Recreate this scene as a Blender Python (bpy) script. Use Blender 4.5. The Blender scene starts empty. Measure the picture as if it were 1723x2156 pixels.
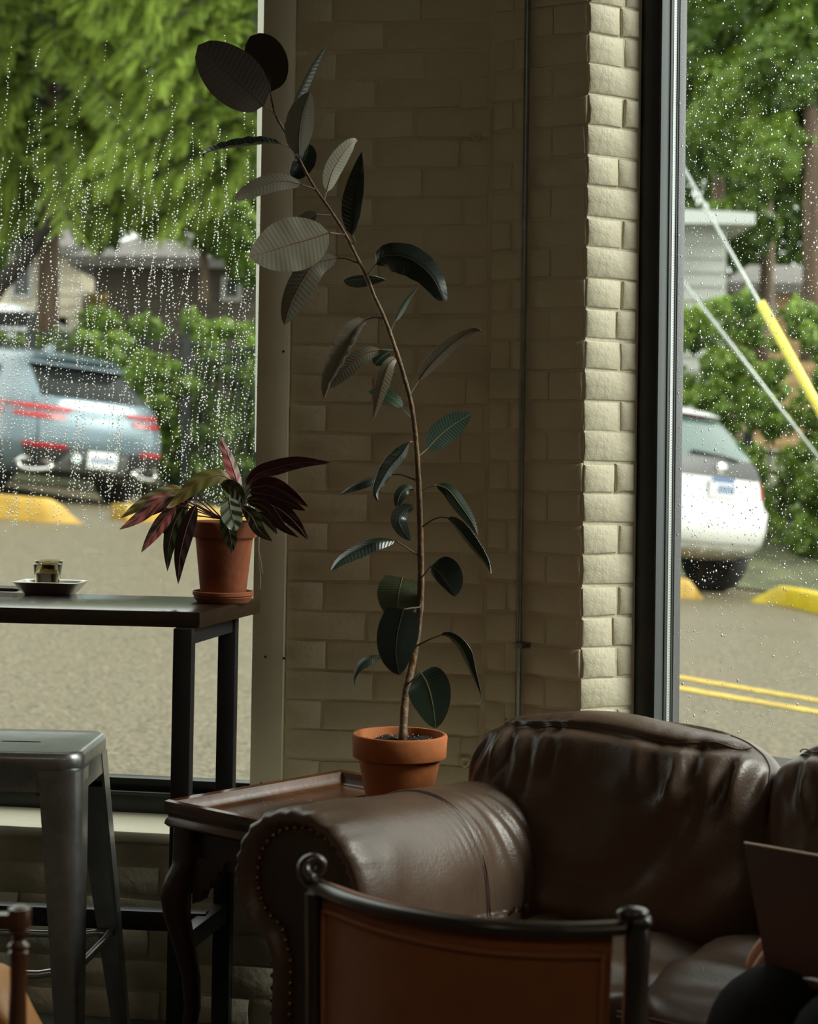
import bpy, bmesh, math, random
import numpy as np
from mathutils import Vector, Matrix
random.seed(7); rng = np.random.default_rng(7)
scn = bpy.context.scene
COL = scn.collection
V = Vector
# ------------------------------------------------------------------ camera
EYE, F, CX, CY = 1.28, 4000.0, 861.5, 804.3          # frame of 1723 x 2156 pixels
PITCH, ROLL = math.radians(1.8), 0.0158
cF = V((0, math.cos(PITCH), math.sin(PITCH)))
u0 = V((0, -math.sin(PITCH), math.cos(PITCH))); r0 = V((1, 0, 0))
cR = r0*math.cos(ROLL) + u0*math.sin(ROLL)
cU = -r0*math.sin(ROLL) + u0*math.cos(ROLL)
CAM = V((0, 0, EYE))
cam = bpy.data.cameras.new('camera'); camo = bpy.data.objects.new('camera', cam); COL.objects.link(camo)
m = Matrix((cR, cU, -cF)).transposed().to_4x4(); m.translation = CAM
camo.matrix_world = m
cam.sensor_fit = 'VERTICAL'; cam.sensor_height = 24.0; cam.sensor_width = 24.0*1723/2156
cam.lens = 24.0*F/2156
cam.shift_y = -(1078.0-CY)/2156
cam.clip_start = 0.05; cam.clip_end = 300
cam.dof.use_dof = True; cam.dof.focus_distance = 4.05; cam.dof.aperture_fstop = 3.0
scn.camera = camo
# ------------------------------------------------------------------ light
world = bpy.data.worlds.new('overcast_sky'); scn.world = world; world.use_nodes = True
wn = world.node_tree; bg = wn.nodes['Background']
bg.inputs['Color'].default_value = (1.0, 1.0, 0.93, 1); bg.inputs['Strength'].default_value = 2.3
sun = bpy.data.lights.new('hazy_sun', 'SUN'); sun.energy = 6.0; sun.angle = math.radians(25); sun.color = (1.0, 0.97, 0.88)
suno = bpy.data.objects.new('hazy_sun', sun); COL.objects.link(suno)
suno.rotation_euler = V((0.86, -0.12, 0.72)).to_track_quat('Z', 'Y').to_euler()
for lx, ly, le in ((-1.6, -.9, 9), (1.4, -1.3, 13)):                     # warm fill lights added behind the camera to brighten the room
    la = bpy.data.lights.new('room_fill_light', 'AREA'); la.shape = 'DISK'; la.size = .7; la.energy = le; la.color = (1.0, .80, .58)
    lo = bpy.data.objects.new('room_fill_light', la); COL.objects.link(lo); lo.location = (lx, ly, 3.3)
scn.view_settings.view_transform = 'Standard'; scn.view_settings.look = 'None'
scn.view_settings.exposure = 0.0; scn.view_settings.gamma = 1.0; scn.view_settings.use_curve_mapping = False
cy = scn.cycles
cy.max_bounces = 8; cy.diffuse_bounces = 4; cy.glossy_bounces = 4; cy.transmission_bounces = 6; cy.transparent_max_bounces = 12
cy.caustics_reflective = False; cy.caustics_refractive = False; cy.sample_clamp_indirect = 6.0
cy.use_denoising = True
# ------------------------------------------------------------------ geometry from pixels to real places
def ray(px, py): return cF + cR*((px-CX)/F) + cU*((CY-py)/F)
def U(px, py, Y):
    d = ray(px, py); return CAM + d*(Y/d.y)
def UZ(px, py, z):
    d = ray(px, py); return CAM + d*((z-EYE)/d.z)
def UP(px, py, p0, n):
    d = ray(px, py); return CAM + d*((p0-CAM).dot(n)/d.dot(n))
def ground(X, Y):
    t = min(1.2, max(0.0, (Y-5.0)/10.0))
    return -0.12 + t*(-0.07*X + 0.30)
def UG(px, py):
    d = ray(px, py); lo, hi = 4.5, 80.0
    for _ in range(50):
        mid = (lo+hi)/2; p = CAM + d*(mid/d.y)
        if p.z > ground(p.x, p.y): lo = mid
        else: hi = mid
    return CAM + d*(lo/d.y)
def K(Y): return F/Y
def lerp(a, b, t): return a+(b-a)*t
def spline(pts, n):
    """Catmull-Rom through tuples / vectors, n samples"""
    P = [np.array(p, float) for p in pts]
    if len(P) == 2: P = [P[0], (P[0]+P[1])/2, P[1]]
    Q = [2*P[0]-P[1]] + P + [2*P[-1]-P[-2]]
    L = np.array([0]+[np.linalg.norm(P[i+1]-P[i]) for i in range(len(P)-1)]).cumsum(); L /= L[-1]
    out = []
    for i in range(n):
        s = i/(n-1); k = min(len(P)-2, max(0, int(np.searchsorted(L, s, side='right'))-1))
        t = (s-L[k])/max(1e-9, L[k+1]-L[k]); a, b, c, d = Q[k:k+4]
        out.append(.5*((2*b)+(-a+c)*t+(2*a-5*b+4*c-d)*t*t+(-a+3*b-3*c+d)*t**3))
    return out
# ------------------------------------------------------------------ materials
def M(name, col, rough=.6, metal=0., spec=.5, noise=None, bump=None, coat=0., trans=0., col2=None, sheen=0.):
    m = bpy.data.materials.new(name); m.use_nodes = True; nt = m.node_tree; b = nt.nodes['Principled BSDF']
    b.inputs['Base Color'].default_value = (*col, 1); b.inputs['Roughness'].default_value = rough
    b.inputs['Metallic'].default_value = metal; b.inputs['Specular IOR Level'].default_value = spec
    if coat: b.inputs['Coat Weight'].default_value = coat; b.inputs['Coat Roughness'].default_value = .12
    if sheen: b.inputs['Sheen Weight'].default_value = sheen
    tc = nt.nodes.new('ShaderNodeTexCoord')
    if noise:
        sc, amt = noise[:2]; st = noise[2] if len(noise) > 2 else (1, 1, 1)
        mp = nt.nodes.new('ShaderNodeMapping'); mp.inputs['Scale'].default_value = st
        nt.links.new(tc.outputs['Object'], mp.inputs['Vector'])
        n = nt.nodes.new('ShaderNodeTexNoise'); n.inputs['Scale'].default_value = sc; n.inputs['Detail'].default_value = 6; n.inputs['Roughness'].default_value = .65
        nt.links.new(mp.outputs['Vector'], n.inputs['Vector'])
        cr = nt.nodes.new('ShaderNodeValToRGB')
        c2 = col2 or tuple(min(1, c*(1+amt)) for c in col); c1 = col if col2 else tuple(c*(1-amt) for c in col)
        cr.color_ramp.elements[0].position = .35; cr.color_ramp.elements[1].position = .65
        cr.color_ramp.elements[0].color = (*c1, 1); cr.color_ramp.elements[1].color = (*c2, 1)
        nt.links.new(n.outputs['Fac'], cr.inputs['Fac']); nt.links.new(cr.outputs['Color'], b.inputs['Base Color'])
    if bump:
        prev = None
        for (sc, st) in bump:
            n = nt.nodes.new('ShaderNodeTexNoise'); n.inputs['Scale'].default_value = sc; n.inputs['Detail'].default_value = 4
            nt.links.new(tc.outputs['Object'], n.inputs['Vector'])
            bp = nt.nodes.new('ShaderNodeBump'); bp.inputs['Strength'].default_value = st; bp.inputs['Distance'].default_value = .01
            nt.links.new(n.outputs['Fac'], bp.inputs['Height'])
            if prev: nt.links.new(prev.outputs['Normal'], bp.inputs['Normal'])
            prev = bp
        nt.links.new(prev.outputs['Normal'], b.inputs['Normal'])
    return m
def glass_mat(name, tint=(.95, .98, .97), ior=1.45):
    m = bpy.data.materials.new(name); m.use_nodes = True; nt = m.node_tree; nt.nodes.remove(nt.nodes['Principled BSDF'])
    o = nt.nodes['Material Output']; mx = nt.nodes.new('ShaderNodeMixShader'); tr = nt.nodes.new('ShaderNodeBsdfTransparent')
    gl = nt.nodes.new('ShaderNodeBsdfGlossy'); gl.inputs['Roughness'].default_value = .02; fr = nt.nodes.new('ShaderNodeMath'); fr.operation = 'MULTIPLY_ADD'; lw_ = nt.nodes.new('ShaderNodeLayerWeight'); lw_.inputs['Blend'].default_value = .5; pw = nt.nodes.new('ShaderNodeMath'); pw.operation = 'POWER'; pw.inputs[1].default_value = 5.0
    nt.links.new(lw_.outputs['Facing'], pw.inputs[0]); nt.links.new(pw.outputs[0], fr.inputs[0]); fr.inputs[1].default_value = .9; fr.inputs[2].default_value = .035
    tr.inputs['Color'].default_value = (*tint, 1)
    nt.links.new(fr.outputs[0], mx.inputs[0]); nt.links.new(tr.outputs[0], mx.inputs[1]); nt.links.new(gl.outputs[0], mx.inputs[2]); nt.links.new(mx.outputs[0], o.inputs['Surface'])
    return m
def leaf_mat(name, c1, c2, trans=.45, rough=.45, spec=.3):
    """foliage: diffuse + translucent, colour varies from clump to clump by a stored attribute"""
    m = bpy.data.materials.new(name); m.use_nodes = True; nt = m.node_tree; b = nt.nodes['Principled BSDF']; o = nt.nodes['Material Output']
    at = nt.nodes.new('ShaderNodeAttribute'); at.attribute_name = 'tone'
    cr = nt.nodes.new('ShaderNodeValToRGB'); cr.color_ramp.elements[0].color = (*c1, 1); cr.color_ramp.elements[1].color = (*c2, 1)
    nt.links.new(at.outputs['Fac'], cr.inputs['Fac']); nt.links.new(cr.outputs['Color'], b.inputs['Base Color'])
    b.inputs['Roughness'].default_value = rough; b.inputs['Specular IOR Level'].default_value = spec
    tl = nt.nodes.new('ShaderNodeBsdfTranslucent'); nt.links.new(cr.outputs['Color'], tl.inputs['Color'])
    mx = nt.nodes.new('ShaderNodeMixShader'); mx.inputs[0].default_value = trans
    nt.links.new(b.outputs[0], mx.inputs[1]); nt.links.new(tl.outputs[0], mx.inputs[2]); nt.links.new(mx.outputs[0], o.inputs['Surface'])
    return m
def veined_mat(name, blade, vein, rough, bump=.5, freq=34., stripe=None, spec=.5, slant=7.0):
    """leaf blade with lateral veins laid along its UV map; stripe = (colour, amount) adds variegation along the veins"""
    m = bpy.data.materials.new(name); m.use_nodes = True; nt = m.node_tree; b = nt.nodes['Principled BSDF']; L = nt.links.new
    uv = nt.nodes.new('ShaderNodeUVMap'); sp = nt.nodes.new('ShaderNodeSeparateXYZ'); L(uv.outputs[0], sp.inputs[0])
    def math_(op, a, bb):
        n = nt.nodes.new('ShaderNodeMath'); n.operation = op
        for i, x in enumerate((a, bb)):
            if x is None: continue
            if isinstance(x, (int, float)): n.inputs[i].default_value = x
            else: L(x, n.inputs[i])
        return n.outputs[0]
    av = math_('ABSOLUTE', sp.outputs['Y'], None)
    ph = math_('SUBTRACT', math_('MULTIPLY', sp.outputs['X'], freq*2), math_('MULTIPLY', av, slant))
    wv = math_('SINE', ph, None)
    tc = nt.nodes.new('ShaderNodeTexCoord'); nz = nt.nodes.new('ShaderNodeTexNoise'); nz.inputs['Scale'].default_value = 30; L(tc.outputs['Object'], nz.inputs['Vector'])
    h = math_('ADD', wv, math_('MULTIPLY', nz.outputs['Fac'], 1.5))
    bp = nt.nodes.new('ShaderNodeBump'); bp.inputs['Strength'].default_value = bump; bp.inputs['Distance'].default_value = .0012
    L(h, bp.inputs['Height']); L(bp.outputs['Normal'], b.inputs['Normal'])
    ramp = nt.nodes.new('ShaderNodeValToRGB'); ramp.color_ramp.elements[0].position = .55; ramp.color_ramp.elements[1].position = 1.0
    L(math_('MULTIPLY', math_('ADD', wv, 1.0), .5), ramp.inputs['Fac'])
    ramp.color_ramp.elements[0].color = (*blade, 1); ramp.color_ramp.elements[1].color = (*vein, 1)
    col = ramp.outputs['Color']
    if stripe:
        n2 = nt.nodes.new('ShaderNodeTexNoise'); n2.inputs['Scale'].default_value = 1.0; n2.inputs['Detail'].default_value = 3
        cb = nt.nodes.new('ShaderNodeCombineXYZ'); L(math_('SUBTRACT', math_('MULTIPLY', sp.outputs['X'], 5.0), math_('MULTIPLY', av, 2.2)), cb.inputs[0])
        L(math_('MULTIPLY', sp.outputs['Y'], 1.1), cb.inputs[1]); L(cb.outputs[0], n2.inputs['Vector'])
        oi = nt.nodes.new('ShaderNodeObjectInfo'); L(math_('MULTIPLY', oi.outputs['Random'], 30.0), cb.inputs[2])
        r2 = nt.nodes.new('ShaderNodeValToRGB'); r2.color_ramp.elements[0].position = stripe[1]; r2.color_ramp.elements[1].position = stripe[1]+.06
        L(n2.outputs['Fac'], r2.inputs['Fac'])
        mx = nt.nodes.new('ShaderNodeMix'); mx.data_type = 'RGBA'; L(r2.outputs['Color'], mx.inputs[0]); L(col, mx.inputs[6]); mx.inputs[7].default_value = (*stripe[0], 1)
        col = mx.outputs[2]
    L(col, b.inputs['Base Color']); b.inputs['Roughness'].default_value = rough; b.inputs['Specular IOR Level'].default_value = spec
    return m
# ------------------------------------------------------------------ mesh building
class MB:
    def __init__(s): s.v = []; s.f = []; s.m = []; s.uv = None
    def add(s, vs, fs, mi=0):
        o = len(s.v); s.v += [tuple(p) for p in vs]; s.f += [tuple(i+o for i in f) for f in fs]; s.m += [mi]*len(fs); return s
    def box(s, c, size, ax=None, mi=0):
        ax = ax or (V((1, 0, 0)), V((0, 1, 0)), V((0, 0, 1))); c = V(c); h = [x/2 for x in size]
        vs = [c+ax[0]*(h[0]*i)+ax[1]*(h[1]*j)+ax[2]*(h[2]*k) for i in (-1, 1) for j in (-1, 1) for k in (-1, 1)]
        return s.add(vs, [(0, 1, 3, 2), (4, 6, 7, 5), (0, 4, 5, 1), (2, 3, 7, 6), (0, 2, 6, 4), (1, 5, 7, 3)], mi)
    def hexa(s, bot, top, mi=0):
        n = len(bot); vs = list(bot)+list(top)
        return s.add(vs, [tuple(range(n-1, -1, -1)), tuple(range(n, 2*n))]+[(i, (i+1) % n, n+(i+1) % n, n+i) for i in range(n)], mi)
    def prism(s, poly, z0, z1, mi=0):
        return s.hexa([(p[0], p[1], z0) for p in poly], [(p[0], p[1], z1) for p in poly], mi)
    def grid(s, P, closed_u=False, closed_v=False, mi=0, flip=False):
        nu, nv = len(P), len(P[0]); vs = [p for r in P for p in r]; fs = []
        for i in range(nu if closed_u else nu-1):
            for j in range(nv if closed_v else nv-1):
                a, b, c, d = i*nv+j, ((i+1) % nu)*nv+j, ((i+1) % nu)*nv+(j+1) % nv, i*nv+(j+1) % nv
                fs.append((a, d, c, b) if flip else (a, b, c, d))
        return s.add(vs, fs, mi)
    def tube(s, pts, rad, seg=8, caps=True, mi=0, closed=False):
        pts = [V(p) for p in pts]; n = len(pts); rad = rad if hasattr(rad, '__len__') else [rad]*n
        rings = []; up = None
        for i, p in enumerate(pts):
            t = (pts[(i+1) % n]-pts[i-1]) if closed else (pts[min(n-1, i+1)]-pts[max(0, i-1)])
            if t.length < 1e-9: t = V((0, 0, 1))
            t.normalize()
            if up is None: up = V((0, 0, 1)) if abs(t.z) < .9 else V((1, 0, 0))
            a = (up - t*up.dot(t))
            if a.length < 1e-6: a = t.orthogonal()
            a.normalize(); b = t.cross(a); up = a
            rings.append([p+(a*math.cos(2*math.pi*k/seg)+b*math.sin(2*math.pi*k/seg))*rad[i] for k in range(seg)])
        s.grid(rings, closed_u=closed, closed_v=True, mi=mi)
        if caps and not closed:
            o = len(s.v)-n*seg
            s.f += [tuple(o+k for k in range(seg-1, -1, -1)), tuple(o+(n-1)*seg+k for k in range(seg))]; s.m += [mi, mi]
        return s
    def lathe(s, prof, c, seg=32, mi=0, cap0=True, cap1=True, ax=None):
        c = V(c); ax = ax or (V((1, 0, 0)), V((0, 1, 0)), V((0, 0, 1)))
        rings = [[c+ax[2]*z+(ax[0]*math.cos(2*math.pi*k/seg)+ax[1]*math.sin(2*math.pi*k/seg))*max(r, 1e-5) for k in range(seg)] for r, z in prof]
        o = len(s.v); s.grid(rings, closed_v=True, mi=mi, flip=True)
        if cap0: s.f.append(tuple(o+k for k in range(seg-1, -1, -1))); s.m.append(mi)
        if cap1: s.f.append(tuple(o+(len(prof)-1)*seg+k for k in range(seg))); s.m.append(mi)
        return s
    def sphere(s, c, r, seg=10, rings=6, ax=None, mi=0):
        r = r if hasattr(r, '__len__') else (r, r, r); ax = ax or (V((1, 0, 0)), V((0, 1, 0)), V((0, 0, 1))); c = V(c)
        P = [[c+ax[0]*(r[0]*math.sin(math.pi*i/rings)*math.cos(2*math.pi*k/seg))+ax[1]*(r[1]*math.sin(math.pi*i/rings)*math.sin(2*math.pi*k/seg))+ax[2]*(r[2]*math.cos(math.pi*i/rings)) for k in range(seg)] for i in range(rings+1)]
        return s.grid(P, closed_v=True, mi=mi)
def finish(me, mats, smooth=None):
    for m_ in (mats if isinstance(mats, (list, tuple)) else [mats]): me.materials.append(m_)
    if smooth is not None:
        me.polygons.foreach_set('use_smooth', [True]*len(me.polygons))
        if smooth < 180: me.set_sharp_from_angle(angle=math.radians(smooth))
    me.update()
def rootloc(p):
    l = V((0, 0, 0))
    while p is not None: l = l+V(p.location); p = p.parent
    return l
def obj(name, mb, mats, parent=None, smooth=None, bevel=None, local=False, kind=None, label=None, weld=False, seg=2):
    me = bpy.data.meshes.new(name); off = V((0, 0, 0)) if (local or parent is None) else rootloc(parent)
    vs = mb.v if off.length == 0 else [(p[0]-off.x, p[1]-off.y, p[2]-off.z) for p in mb.v]
    me.from_pydata(vs, [], mb.f)
    if any(mb.m): me.polygons.foreach_set('material_index', mb.m)
    if mb.uv is not None:
        ul = me.uv_layers.new(name='UVMap'); li = np.empty(len(me.loops), int); me.loops.foreach_get('vertex_index', li)
        ul.data.foreach_set('uv', np.array(mb.uv, float)[li].ravel())
    if weld or bevel or smooth is not None and mb.uv is None:
        bm = bmesh.new(); bm.from_mesh(me); bmesh.ops.remove_doubles(bm, verts=bm.verts, dist=1e-5)
        if bevel:
            es = [e for e in bm.edges if len(e.link_faces) == 2 and e.calc_face_angle(0) > .5]
            bmesh.ops.bevel(bm, geom=es, offset=bevel, segments=seg, profile=.6, affect='EDGES', clamp_overlap=True)
        bmesh.ops.recalc_face_normals(bm, faces=bm.faces); bm.to_mesh(me); bm.free()
    finish(me, mats, smooth)
    o = bpy.data.objects.new(name, me); COL.objects.link(o)
    if parent is not None: o.parent = parent
    if kind: o['kind'] = kind
    if label: o['label'] = label
    return o
def tag(o, label, cat, group=None):
    o['label'] = label; o['category'] = cat
    if group: o['group'] = group
    return o
def thing(name, loc, label, cat, group=None):
    o = bpy.data.objects.new(name, None); COL.objects.link(o); o.location = loc; o.empty_display_size = .1
    return tag(o, label, cat, group)
def npmesh(name, verts, quads, mat, parent=None, tone=None, local=False, smooth=False, kind='stuff', tris=None):
    """large numpy mesh: verts (n,3), quads (m,4)"""
    me = bpy.data.meshes.new(name)
    if parent is not None and not local: verts = verts-np.array(rootloc(parent))
    nf = len(quads); k = quads.shape[1]
    me.vertices.add(len(verts)); me.vertices.foreach_set('co', verts.astype(np.float32).ravel())
    me.loops.add(nf*k); me.loops.foreach_set('vertex_index', quads.astype(np.int32).ravel())
    me.polygons.add(nf); me.polygons.foreach_set('loop_start', np.arange(0, nf*k, k, dtype=np.int32)); me.polygons.foreach_set('loop_total', np.full(nf, k, np.int32))
    if smooth: me.polygons.foreach_set('use_smooth', np.ones(nf, bool))
    me.update(calc_edges=True)
    if tone is not None:
        a = me.attributes.new('tone', 'FLOAT', 'POINT'); a.data.foreach_set('value', tone.astype(np.float32))
    me.materials.append(mat)
    o = bpy.data.objects.new(name, me); COL.objects.link(o)
    if parent is not None: o.parent = parent
    if kind: o['kind'] = kind
    return o
# ------------------------------------------------------------------ plan of the corner
AD = V((.9874, -.158, 0)); AN = V((.158, .9874, 0))      # left wall: along (to the right), outwards
DD = V((.833, -.553, 0)); DN = V((.553, .833, 0))        # right wall
CD = V((.857, .515, 0)); CN = V((-.515, .857, 0))
K1 = V((.182, 4.305, 0)); K2 = V((.386, 4.1695, 0)); K3 = V((.511, 4.2446, 0))
UPV = V((0, 0, 1)); CEIL = 3.5
def onA(s, o=0., z=0.): return K1 + AD*s + AN*o + UPV*z        # s < 0 runs to the left
def onD(s, o=0., z=0.): return K3 + DD*s + DN*o + UPV*z
S_BR, S_BL = -.462, -.535                                     # board edges on the left wall
paint = M('cream_masonry_paint', (.66, .61, .45), .55, noise=(3, .06), bump=[(55, .25), (260, .12)], spec=.35)
paintb = M('cream_board_paint', (.62, .58, .44), .5, noise=(6, .06), bump=[(30, .06)], spec=.4)
black = M('black_aluminium', (.012, .013, .014), .38, noise=(9, .3), spec=.5)
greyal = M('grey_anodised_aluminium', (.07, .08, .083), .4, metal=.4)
steel_dk = M('black_painted_steel', (.012, .012, .014), .42, noise=(12, .3))
concrete = M('dark_concrete_floor', (.09, .095, .085), .45, noise=(4, .35), bump=[(40, .1)])
ceilm = M('dark_ceiling', (.25, .22, .18), .8, noise=(2, .1)); backm = M('brown_back_wall', (.22, .17, .12), .8, noise=(2, .15))
glass = glass_mat('window_glass')
# brick pieces: a small set of shared meshes
_bk = {}
def brick_mesh(w, h, var):
    key = (round(w*100), round(h*1000), var)
    if key in _bk: return _bk[key]
    r = random.Random(str(key)); w = key[0]/100; b = .0030; d = .0042; j = lambda a: r.uniform(-a, a)
    mb = MB(); ring0 = []; ring1 = []; ring2 = []
    pts = []
    for (x, z) in [(0, 0), (.5, 0), (1, 0), (1, .5), (1, 1), (.5, 1), (0, 1), (0, .5)]:
        pts.append((x*w+j(.0016), z*h+j(.0016)))
    for x, z in pts:
        ring0.append((x, .012, z)); ring1.append((x, -d+b*.7, z))
        cx, cz = x-w/2, z-h/2; k = 1-b*1.15/max(abs(cx), abs(cz), .02)
        ring2.append((w/2+cx*max(.3, 1-b/(w/2))+j(.0006), -d+j(.0008), h/2+cz*max(.3, 1-b/(h/2))))
    n = 8
    mb.add(ring0+ring1+ring2+[(w/2, -d-.0004+j(.001), h/2)], [(i, (i+1) % n, n+(i+1) % n, n+i) for i in range(n)]+[(n+i, n+(i+1) % n, 2*n+(i+1) % n, 2*n+i) for i in range(n)]+[(2*n+i, 2*n+(i+1) % n, 3*n) for i in range(n)])
    me = bpy.data.meshes.new('brick'); me.from_pydata(mb.v, [], mb.f)
    bm = bmesh.new(); bm.from_mesh(me); bmesh.ops.recalc_face_normals(bm, faces=bm.faces); bm.to_mesh(me); bm.free()
    finish(me, paint, 50); _bk[key] = me
    return me
def lay_bricks(parent, p0, d, n_in, length, z0, z1, joint=.0085, start=0., lens=None, course=.0677, shift=None):
    """lay courses of bricks on a wall face; p0 start on the face, d along, n_in out of the face into the room"""
    rot = Matrix((d, -n_in, UPV)).transposed().to_4x4(); nb = int((z1-z0)/course+.01)
    for c in range(nb):
        z = z0+c*course; x = 0.; k = 0
        ls = lens(c) if lens else None
        first = (.095 if c % 2 else .2)
        while x < length-.025:
            L = (ls[k] if k < len(ls) else .2) if ls else ((first if k == 0 else .2)+random.uniform(-.012, .012)); k += 1
            L = min(L, length-x)
            if length-x-L < .045: L = length-x
            h = course-joint*random.uniform(.75, 1.0)
            me = brick_mesh(max(.02, L-joint*.7), round(h, 3), random.randrange(3))
            o = bpy.data.objects.new('brick', me); COL.objects.link(o)
            m = rot.copy(); m.translation = p0+d*x+UPV*(z+random.uniform(-.0012, .0012))+n_in*random.uniform(-.0015, .0012)
            o.parent = parent; o.matrix_local = Matrix.Translation(-rootloc(parent)) @ m
            x += L
# floor, ceiling, other walls of the room
poly = [onA(-3.6), onA(0), K2, K3, onD(4.3), V((4.09, -3.2, 0)), V((-3.6, -3.2, 0))]
mb = MB(); mb.prism([(p.x, p.y) for p in [onA(-3.6, .3), onA(0, .3), onD(0, .3), onD(4.3, .3), V((4.4, -3.5, 0)), V((-3.7, -3.5, 0))]], -.15, 0.)
obj('floor', mb, concrete, kind='structure')
mb = MB(); mb.prism([(p.x, p.y) for p in [onA(-3.6, .3), onA(0, .3), onD(0, .3), onD(4.3, .3), V((4.4, -3.5, 0)), V((-3.7, -3.5, 0))]], CEIL, CEIL+.15)
obj('ceiling', mb, ceilm, kind='structure')
mb = MB(); mb.prism([(-3.9, -3.2), (4.3, -3.2), (4.3, -3.4), (-3.9, -3.4)], 0, CEIL); obj('wall_back', mb, backm, kind='structure')
e = onD(4.3); mb = MB(); mb.prism([(e.x, -3.2), (e.x, e.y), (e.x+.2, e.y), (e.x+.2, -3.2)], 0, CEIL); obj('wall_side', mb, backm, kind='structure')
e = onA(-3.6); mb = MB(); mb.prism([(e.x, -3.2), (e.x, e.y), (e.x-.2, e.y), (e.x-.2, -3.2)], 0, CEIL); obj('wall_far', mb, backm, kind='structure')
# ---- corner pillar: mortar core with brick children
GZ0, GZ1 = .411, 3.35
core = MB(); O = .0
a0 = onA(S_BL, 0); pp = [a0, K1, K2, K3, K3+DN*.16, onA(.28, .26), onA(S_BL, .24)]
core.prism([(p.x, p.y) for p in pp], 0, CEIL)
pillar = obj('wall_corner', core, paint, kind='structure')
lay_bricks(pillar, onA(S_BR+.004), AD, -AN, -S_BR-.006, .42, 2.44)
lay_bricks(pillar, K1+DD*.003, DD, -DN, .245-.004, .50, 2.44, lens=lambda c: ([.155, .09] if c % 2 else [.06, .185]))
def clen(c): return [[.098, .05], [.112, .036]][c % 2] if c % 5 else [.085, .063]
lay_bricks(pillar, K2+CD*.001, CD, -CN, .1458, .50, 2.44, lens=clen)
# hole patches on the brickwork
for (px, py, r) in [(1003, 288, .010), (980, 1602, .011)]:
    p = UP(px, py, K1, AN); mb = MB(); rg = []
    for (rr, dd) in [(1.25, .0), (1.15, .006), (.8, .0085), (.62, .005), (.3, .002), (.0, .001)]:
        rg.append([p-AN*(dd+.004)+(AD*math.cos(t)+UPV*math.sin(t))*(r*rr*(1+.12*math.sin(3*t))) for t in [2*math.pi*k/14 for k in range(14)]])
    mb.grid(rg, closed_v=True); obj('plugged_hole', mb, paint, pillar, smooth=180)
# ---- painted board down the window edge
mb = MB(); mb.box(onA((S_BR+S_BL)/2, -.011, 1.95), (S_BR-S_BL, .022, 3.1), (AD, AN, UPV))
board = obj('trim_1', mb, paintb, kind='structure', bevel=.0015, smooth=40)
for (px, py) in [(559, 1383), (598, 1386), (550, 1650), (597, 740)]:
    p = UP(px, py, onA(0, -.022), AN); mb = MB(); mb.sphere(p, (.0032, .0014, .0032), 8, 5, (AD, AN, UPV)); obj('nail_head', mb, black, board, smooth=180, label='dark nail head')
# ---- low wall under the left window, sill and bricks
SO = -.195                                                 # its room face stands this far into the room
mb = MB(); mb.box(onA(-1.6, SO/2+.1, GZ0/2-.012), (4.0, -SO+.2, GZ0-.024), (AD, AN, UPV))
mb.box(onA(-2.07, .12, (GZ1+CEIL)/2), (3.06, .24, CEIL-GZ1), (AD, AN, UPV))
lw = obj('wall_left', mb, paint, kind='structure')
lay_bricks(lw, onA(-1.7, SO), AD, -AN, 1.95, .0, .385, course=.0677)
mb = MB(); mb.box(onA(-1.6, SO/2-.004, GZ0-.012), (4.0, -SO+.02, .024), (AD, AN, UPV)); obj('trim_2', mb, paintb, kind='structure', bevel=.004, smooth=40)
# ---- left window
mb = MB(); WL = 3.05
win1 = bpy.data.objects.new('window_1', None); COL.objects.link(win1); win1.location = onA(-2, .05, 0); win1['kind'] = 'structure'
c = (S_BL-WL/2)
FB = .075
m1 = MB(); m1.box(onA(c, .035, GZ0+FB*.28), (WL, .075, FB*.56), (AD, AN, UPV)); m1.box(onA(c, .05, GZ0+FB*.78), (WL, .045, FB*.42), (AD, AN, UPV)); m1.box(onA(c, -.002, GZ0+FB*.60), (WL, .012, .008), (AD, AN, UPV))
obj('bottom_rail', m1, black, win1, bevel=.002, smooth=40, label='black metal bottom rail')
m1 = MB(); m1.box(onA(S_BL-.003, .04, (GZ0+GZ1)/2), (.006, .05, GZ1-GZ0), (AD, AN, UPV)); obj('frame_edge', m1, black, win1)
m1 = MB(); m1.box(onA(c, .04, GZ1-.03), (WL, .06, .06), (AD, AN, UPV)); obj('top_rail', m1, black, win1)
GO = .055
m1 = MB(); m1.box(onA(c-.003, GO, (GZ0+FB+GZ1)/2), (WL-.012, .006, GZ1-GZ0-FB), (AD, AN, UPV)); obj('glass_pane', m1, glass, win1, label='rain-spotted window glass')
m1 = MB(); q = [onA(S_BL-.012, .075, 1.25), onA(S_BL-.012, .075, 2.6), onA(S_BL-.0415, .075, 2.6), onA(S_BL-.026, .075, 1.25)]
m1.add(q, [(0, 1, 2, 3)]); jm = M('pale_glazing_strip', (.85, .88, .80), .5); jn = jm.node_tree; tl_ = jn.nodes.new('ShaderNodeBsdfTranslucent'); tl_.inputs['Color'].default_value = (.85, .88, .80, 1); jx = jn.nodes.new('ShaderNodeMixShader'); jx.inputs[0].default_value = .8
jn.links.new(jn.nodes['Principled BSDF'].outputs[0], jx.inputs[1]); jn.links.new(tl_.outputs[0], jx.inputs[2]); jn.links.new(jx.outputs[0], jn.nodes['Material Output'].inputs['Surface'])
obj('jamb_strip', m1, jm, win1, label='pale translucent strip at the glass edge')
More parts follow.
